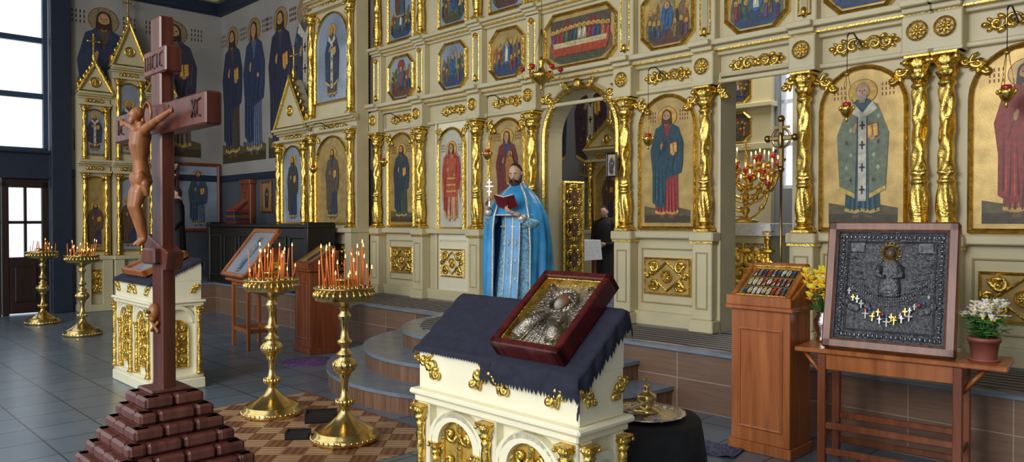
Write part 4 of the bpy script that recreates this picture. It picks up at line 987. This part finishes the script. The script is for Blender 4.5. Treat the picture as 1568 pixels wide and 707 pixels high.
# ---------------------------------------------------------------- draped table with tray
TM=T((.60,3.4,0)); mb=MB(); tz2=.68
n=72; rings=[]
for (r,z,fo) in((.0,tz2,0),(.24,tz2,0),(.262,tz2-.012,.0),(.275,tz2-.08,.02),(.29,tz2-.25,.06),(.3,tz2-.45,.08),(.31,.06,.09)): rings.append((r,z,fo))
vs=[];fs=[]
for (r,z,fo) in rings:
    for j in range(n):
        t=2*pi*j/n; sqr=1/(max(abs(cos(t+.3)),abs(sin(t+.3)))**.35); k=r*sqr*.93*(1+fo*sin(9*t)+fo*.4*sin(17*t+1)); vs.append((k*cos(t),k*sin(t),z+(.03*sin(4*t) if z<.1 else 0)))
for i in range(len(rings)-1):
    for j in range(n): k=(j+1)%n; fs.append((i*n+j,i*n+k,(i+1)*n+k,(i+1)*n+j))
mb.add(vs,fs,blackc,True)
for a in range(4): t=pi/4+a*pi/2; mb.tube([(.2*cos(t),.2*sin(t),0),(.2*cos(t),.2*sin(t),tz2-.02)],.018,oakd,6)
mb.finish('cloth_draped_table',TM)
mb=MB(); mb.lathe([(0,.0),(.11,.0),(.13,.004),(.175,.018),(.18,.02),(.175,.024),(.13,.01),(0,.006)],steel,(0,0,0),40,lambda t,z:1+.015*cos(16*t))
for i in range(24): t=2*pi*i/24; mb.sph((.158*cos(t),.158*sin(t),.016),(.014,.014,.006),steel,6,4)
cc=['D8C8B0','C0A8B0','B0B8C8','D0B080']
for i in range(12): a=R.random()*6.28; r_=.03+.09*R.random(); mb.M=T((r_*cos(a),r_*sin(a),.012+i*.0006))@RZ(R.random()*3); mb.box(-.035,.035,-.018,.018,0,.001,paint(cc[i%4])); mb.M=Matrix.Identity(4)
mb.finish('silver_tray',TM@T((0,0,tz2)))
mb=MB(); mb.lathe([(0,0),(.06,0),(.065,.012),(.04,.02),(.03,.03),(.042,.05),(.045,.075),(.04,.08),(.018,.09),(.012,.105),(.018,.115),(.006,.125),(0,.126)],brass,(0,0,0),24); cross3d(mb,0,0,.12,.04,brass,.003)
mb.finish('brass_holy_oil_vessel',TM@T((.005,0,tz2+.02)))

# ---------------------------------------------------------------- crucifix
CM=L(2.57,-4.98)
root=empty('standing_crucifix',CM)
mb=MB(); top=.70; nc=11; hc=top/nc
for i in range(nc):
    a=.145+.037*(nc-1-i); z=i*hc
    mb.box(-a+.05,a-.05,-a+.05,a-.05,z,z+hc,redbr)
    nb=max(2,round(a*2/.15)); off=.5 if i%2 else 0
    for sd in range(4):
        o=mb.M; mb.M=RZ(sd*pi/2)
        e=sorted(set([round(-a,4),round(a,4)]+[round(-a+2*a*(k+off)/nb,4) for k in range(0,nb+1) if -a+.03<-a+2*a*(k+off)/nb<a-.03]))
        for k in range(len(e)-1): mb.box(e[k]+.004,e[k+1]-.004,-a,-a+.09,z+.003,z+hc-.003,redbr,.013)
        mb.M=o
mb.box(-.1,.1,-.1,.1,top,top+.02,redbr,.008)
mb.finish('brick_patterned_golgotha_base',CM,root)
mb=MB(); bw=.065; bt=.035
mb.box(-bw,bw,-bt,bt,top+.0,2.58,crossw,.008)
mb.box(-.62,.62,-bt-.004,bt+.004,1.99,2.14,crossw,.008); mb.box(-.15,.15,-bt-.006,bt+.006,2.29,2.42,crossw,.008)
mb.M=T((0,0,1.40))@RY(.3); mb.box(-.15,.15,-bt-.01,bt+.01,-.05,.05,crossw,.008); mb.M=Matrix.Identity(4)
mb.box(-.085,.085,-.08,.05,1.34,1.42,crossw,.01)
inc=mat('incised_letters',(.02,.008,.006),.6)
def strokes(x,z,s,L_):
    for (a,b,c,d) in L_: mb.tube([(x+a*s,-bt-.006,z+b*s),(x+c*s,-bt-.006,z+d*s)],.0045,inc,4)
LI=[(0,0,0,1)];LN=[(0,0,0,1),(.5,0,.5,1),(0,.5,.5,.5)];LC=[(0,.1,0,.9),(0,.9,.5,1),(0,.1,.5,0)];LX=[(0,0,.5,1),(0,1,.5,0)]
strokes(-.12,2.32,.07,LI);strokes(-.085,2.32,.07,LN);strokes(-.02,2.32,.07,LC);strokes(.04,2.32,.07,LI);strokes(.08,2.32,.07,LC)
strokes(-.55,2.03,.08,LI);strokes(-.51,2.03,.08,LC);strokes(.47,2.03,.08,LX);strokes(.53,2.03,.08,LC)
mb.sph((0,-bt-.012,1.1),(.035,.03,.042),carved,12,8); mb.sph((0,-bt-.02,1.065),(.022,.018,.02),carved,8,6)
for sx in(-1,1): mb.sph((sx*.013,-bt-.04,1.1),.008,inc,6,5); mb.tube([(sx*-.045,-bt-.01,1.0),(sx*.045,-bt-.01,1.05)],.009,carved,6)
mb.finish('three_bar_cross',CM,root)
mb=MB(); K=.74
mb.M=T((0,-bt-.03,2.075))@Matrix.Scale(K,4)@T((0,0,-2.075))
def tb(p,r,sg=12): mb.tube(p,r,carved,sg)
y=-.035
tb([(0,y,1.62),(0,y-.015,1.68),(0,y-.025,1.78),(0,y-.03,1.88),(0,y-.02,1.96),(0,y-.015,2.0),(0,y-.025,2.04)],[.055,.055,.047,.066,.066,.035,.03],16)
for sx in(-1,1):
    tb([(sx*.04,y-.02,1.96),(sx*.1,y-.015,1.99),(sx*.24,y+.0,2.03),(sx*.3,y+.005,2.04),(sx*.42,y+.015,2.07),(sx*.45,y+.02,2.075)],[.036,.032,.024,.023,.015,.017])
    for k in range(4): tb([(sx*.45,y+.02,2.06+.009*k),(sx*(.5-.006*abs(k-1.5)),y+.0,2.058+.012*k)],[.007,.0055],6)
    tb([(sx*.45,y+.01,2.085),(sx*.465,y-.015,2.105)],[.007,.006],6)
    tb([(sx*.03,y,1.66),(sx*.036,y-.045,1.56),(sx*.034,y-.065,1.47),(sx*.03,y-.035,1.38),(sx*.028,y-.01,1.26),(sx*.03,y-.02,1.24),(sx*.04,y-.06,1.21)],[.048,.046,.034,.032,.02,.02,.012])
mb.sph((-.02,y-.045,2.085),(.034,.04,.05),carved,16,12); mb.sph((-.02,y-.03,2.1),(.04,.04,.043),carved,12,8); mb.sph((-.022,y-.072,2.045),(.02,.018,.03),carved,8,6); mb.sph((-.02,y-.088,2.085),(.007,.012,.016),carved,6,6)
for q_ in range(7): t=q_/6; mb.sph((-.065+.13*t,y-.045,1.66-.02*sin(pi*t)),(.026,.034,.05),carved,8,6)
tb([(.05,y-.02,1.68),(.08,y-.02,1.62),(.075,y-.01,1.54)],[.02,.026,.015],8)
fo=mb.finish('carved_corpus',CM,root)
rm=fo.modifiers.new('r','REMESH'); rm.mode='VOXEL'; rm.voxel_size=.0042; rm.use_smooth_shade=True
sm=fo.modifiers.new('s','SMOOTH'); sm.iterations=2
mb=MB(); mb.band(ell(-.015,2.09,.065,.065,24),ell(-.015,2.09,.054,.054,24),-bt-.04,-bt-.03,carved,.004); mb.finish('halo',CM,root)

# ---------------------------------------------------------------- icon stand, choir desk, misc
mb=MB(); 
for sx in(-1,1):
    for sy in(-1,1): mb.box(sx*.26-.02,sx*.26+.02,sy*.16-.02,sy*.16+.02,0,.82,oak,.004)
for z in(.2,.76):
    for sy in(-1,1): mb.box(-.26,.26,sy*.16-.01,sy*.16+.01,z,z+.05,oak,.003)
    for sx in(-1,1): mb.box(sx*.26-.01,sx*.26+.01,-.16,.16,z,z+.05,oak,.003)
mb.box(-.34,.34,-.24,.24,.82,.85,oak,.005)
for a,b in((-.3,-.28),(.28,.3)): mb.prismx([(-.2,.85),(.22,.85),(.22,1.28),(.2,1.28)],a,b,oak)
mb.M=T((0,-.24,.86))@RX(math.radians(52)); w,h=.42,.72
for a,b,c,d in((-w,w,0,.05),(-w,w,h-.05,h),(-w,-w+.05,0,h),(w-.05,w,0,h)): mb.box(a,b,c,d,0,.05,oak,.006)
mb.box(-w+.04,w-.04,.04,h-.04,0,.02,blueg)
mb.M=mb.M@PZ@T((0,-.022,0))
saint(mb,0,.08,.54,0,'3A5A8A','7A8AA0',halo='A8A890')
mb.finish('icon_on_stand',L(-2.36,-2.15,0,-.1))
mb=MB(); mb.box(-1.7,1.7,-.2,.2,0,.95,blackw,.01); mb.box(-1.75,1.75,-.24,.22,.95,1.0,blackw,.01)
for i in range(6): x=-1.4+.56*i; mb.band(rect(x,.12,.46,.7),rect(x,.15,.4,.64),-.215,-.2,blackw,.008)
for sx in(-1,1): mb.box(sx*1.68-.05,sx*1.68+.05,-.23,.22,0,1.03,blackw,.01)
mb.finish('choir_desk',L(-4.85,-.76,.5))
mb=MB(); bc=['5A1A18','2A1A3A','6A3A1A','1A2A3A','7A2A20']
for i in range(5): mb.box(-.2+.01*i,.2-.015*i,-.14,.12,i*.05,i*.05+.045,paint(bc[i]),.005)
mb.M=T((0,-.02,.27))@RX(.7); mb.box(-.16,.16,-.12,.14,0,.025,paint('6A2A1E'),.004); mb.M=Matrix.Identity(4)
mb.prismx([(-.1,.25),(.12,.25),(.12,.42)],-.12,.12,oakd)
mb.finish('stack_of_service_books',L(-5.85,-.76,1.501))
for nm,s_,z,w,h in(('framed_icon',-5.5,1.75,.3,.42),('framed_icon',-6.1,1.7,.4,.55)):
    mb=MB(); mb.band(rect(0,0,w,h),rect(0,.03,w-.06,h-.06),-.03,0,oakd,.01); mb.poly(rect(0,.03,w-.06,h-.06),-.01,0,goldp); saint(mb,0,.05,h-.12,-.012,'4A2A2A','2A3A4A'); mb.finish(nm,L(s_,-.105,z))
mb=MB(); mb.box(-.19,.19,-.1,0,0,1.8,oakd,.01); mb.box(-.22,.22,-.13,0,1.72,1.8,oakd,.01); mb.band(rect(0,.2,.26,1.4),rect(0,.24,.2,1.32),-.11,-.1,oakd,.008); mb.finish('wooden_wall_panel',L(-6.75,-.105,.5))
mb=MB(); mb.band(rect(0,0,.85,1.3),rect(0,.06,.73,1.18),-.04,0,oakd,.015); mb.poly(rect(0,.06,.73,1.18),-.015,0,blueg); saint(mb,0,.1,1.08,-.018,'5A6A7A','3A4A5A',halo='9A9A8A'); mb.finish('wall_icon',L(-7.99,-.58,1.35)@RZ(pi/2))
def lampada(M,zl,zt):
    mb=MB(); d=zt-zl
    mb.lathe([(0,-.09),(.008,-.085),(.012,-.07),(.006,-.06),(.03,-.04),(.05,0),(.055,.02),(.05,.03),(.035,.035),(0,.03)],gold,(0,0,0),18)
    mb.lathe([(.03,.03),(.033,.05),(.03,.065),(.026,.06),(0,.05)],redglass,(0,0,0),14)
    for i in range(6): t=2*pi*i/6; mb.sph((.055*cos(t),.055*sin(t),.02),(.012,.012,.018),gold,6,4)
    for i in range(3): t=2*pi*i/3; mb.tube([(.052*cos(t),.052*sin(t),.02),(.01*cos(t),.01*sin(t),.28)],.0025,gold,4)
    mb.lathe([(0,.27),(.02,.28),(.015,.3),(0,.31)],gold,(0,0,0),10)
    mb.tube([(0,0,.3),(0,0,d)],.003,black,4)
    mb.tube([(0,0,d),(0,.03,d+.03),(0,.12,d+.05),(0,.32,d-.03)],.006,black,6); spiral(mb,0,d-.02,.2,.04,0,1,1,.005,black,9)
    mb.finish('hanging_oil_lamp',M@T((0,0,zl)))
for s_,zl in((-2.2,2.35),(-.07,2.33),(2.23,2.33),(4.12,2.42),(5.2,2.42)): lampada(L(s_,-.34),zl,3.0)
lampada(L(-3.46,-.7),2.3,2.95)
mb=MB(); mb.lathe([(0,-.16),(.02,-.14),(.01,-.12),(.05,-.08),(.12,-.03),(.13,0),(.12,.02),(.05,.03),(.02,.1),(.04,.14),(.01,.2)],gold,(0,0,0),24)
for i in range(6):
    t=2*pi*i/6; mb.tube([(.1*cos(t),.1*sin(t),0),(.16*cos(t),.16*sin(t),-.05),(.21*cos(t),.21*sin(t),0),(.2*cos(t),.2*sin(t),.05)],.008,gold,6)
    mb.lathe([(.015,.04),(.03,.05),(.025,.08),(.0,.08)],redglass,(.2*cos(t),.2*sin(t),.0),10); mb.tube([(.12*cos(t),.12*sin(t),.02),(0,0,.5)],.003,gold,4)
mb.tube([(0,0,.2),(0,0,H-3.08)],.005,gold,5)
mb.finish('small_brass_chandelier',T((.31,8.0,3.08)))
mb=MB(); mb.lathe([(0,0),(.12,0),(.12,.02),(.04,.05),(.015,.08),(.012,.1)],bronze,(0,0,0),20); mb.tube([(0,0,.05),(0,0,1.5)],.011,bronze,10)
mb.lathe([(.01,0),(.03,.03),(.01,.06)],bronze,(0,0,1.45),10); cross3d(mb,0,0,1.5,.4,bronze,.02); mb.band(ell(0,1.74,.09,.09,20),ell(0,1.74,.07,.07,20),-.006,.006,bronze,.003)
mb.box(-.07,.07,-.01,.01,1.82,1.84,bronze); mb.sph((0,-.02,1.72),(.02,.012,.07),bronze,8,6)
mb.finish('processional_cross',L(3.58,-.34,.508))
mb=MB(); mb.band(rect(0,0,.14,.26),rect(0,.02,.1,.22),-.02,0,blackw,.006); mb.poly(rect(0,.02,.1,.22),-.008,0,paint('A8A090')); saint(mb,0,.03,.19,-.01,'5A3A2A','3A3A4A'); mb.finish('small_hanging_icon',L(1.66,-.17,2.0))
pm=mat('patterned_rag_mat','5A3A6E',.9,0,40,.9)
mb=MB(); mb.lathe([(0,.0),(.28,0),(.28,.008),(.22,.012),(0,.012)],pm,(0,0,0),32); mb.finish('round_rag_mat',T((-2.25,8.35,0)))
pm2=mat('lace_napkin','4A4A66',.9,0,60,.95)
mb=MB()
vs=[(-.2+.4*i/12,-.14+.28*j/8,.012+.012*sin(i*1.3)*cos(j*1.1)) for i in range(13) for j in range(9)]
mb.add(vs,[(i*9+j,(i+1)*9+j,(i+1)*9+j+1,i*9+j+1) for i in range(12) for j in range(8)],pm2,True); mb.finish('patterned_floor_cloth',T((1.35,5.15,0))@RZ(-.6))
mb=MB(); mb.lathe([(0,0),(.03,0),(.035,.04),(.028,.09),(.032,.1),(0,.09)],steel,(0,0,0),14)
for i in range(18): a=R.random()*6.28; rr=.08*R.random(); petalflower(mb,(rr*cos(a),rr*sin(a),.12+.09*R.random()),.042,yel,6,orange,.3); mb.tube([(0,0,.07),(rr*cos(a),rr*sin(a),.14)],.003,plant,4)
mb.finish('bouquet_vase',L(-2.0,-2.0,.851))

# ---------------------------------------------------------------- light
W=bpy.data.worlds.new('World'); bpy.context.scene.world=W; W.use_nodes=True
bg=W.node_tree.nodes['Background']; bg.inputs[0].default_value=(.85,.92,1,1); bg.inputs[1].default_value=1.5
def area(name,M,size,sy,power,col=(1,1,1)):
    l=bpy.data.lights.new(name,'AREA'); l.shape='RECTANGLE'; l.size=size; l.size_y=sy; l.energy=power; l.color=col
    o=bpy.data.objects.new(name,l); bpy.context.scene.collection.objects.link(o); o.matrix_basis=M; return o
def aim(p,t):
    d=Vector(t)-Vector(p); return T(p)@d.to_track_quat('-Z','Y').to_matrix().to_4x4()
area('nave_window_light',aim((-6,-2.5,4.6),(0,9,2)),3,3.5,520,(1,.97,.92))
area('sanctuary_light',aim(tuple(L(2.0,2.5,5.8).translation),tuple(L(1,2,0).translation)),2,1.5,150,(1,.97,.92))
# ---------------------------------------------------------------- camera
cam=bpy.data.cameras.new('camera'); co=bpy.data.objects.new('camera',cam); bpy.context.scene.collection.objects.link(co)
cam.sensor_width=36; cam.lens=26.68; co.location=(0,0,1.56); co.rotation_euler=(math.radians(90-.81),0,0)
bpy.context.scene.camera=co
bpy.context.scene.view_settings.view_transform='Standard'
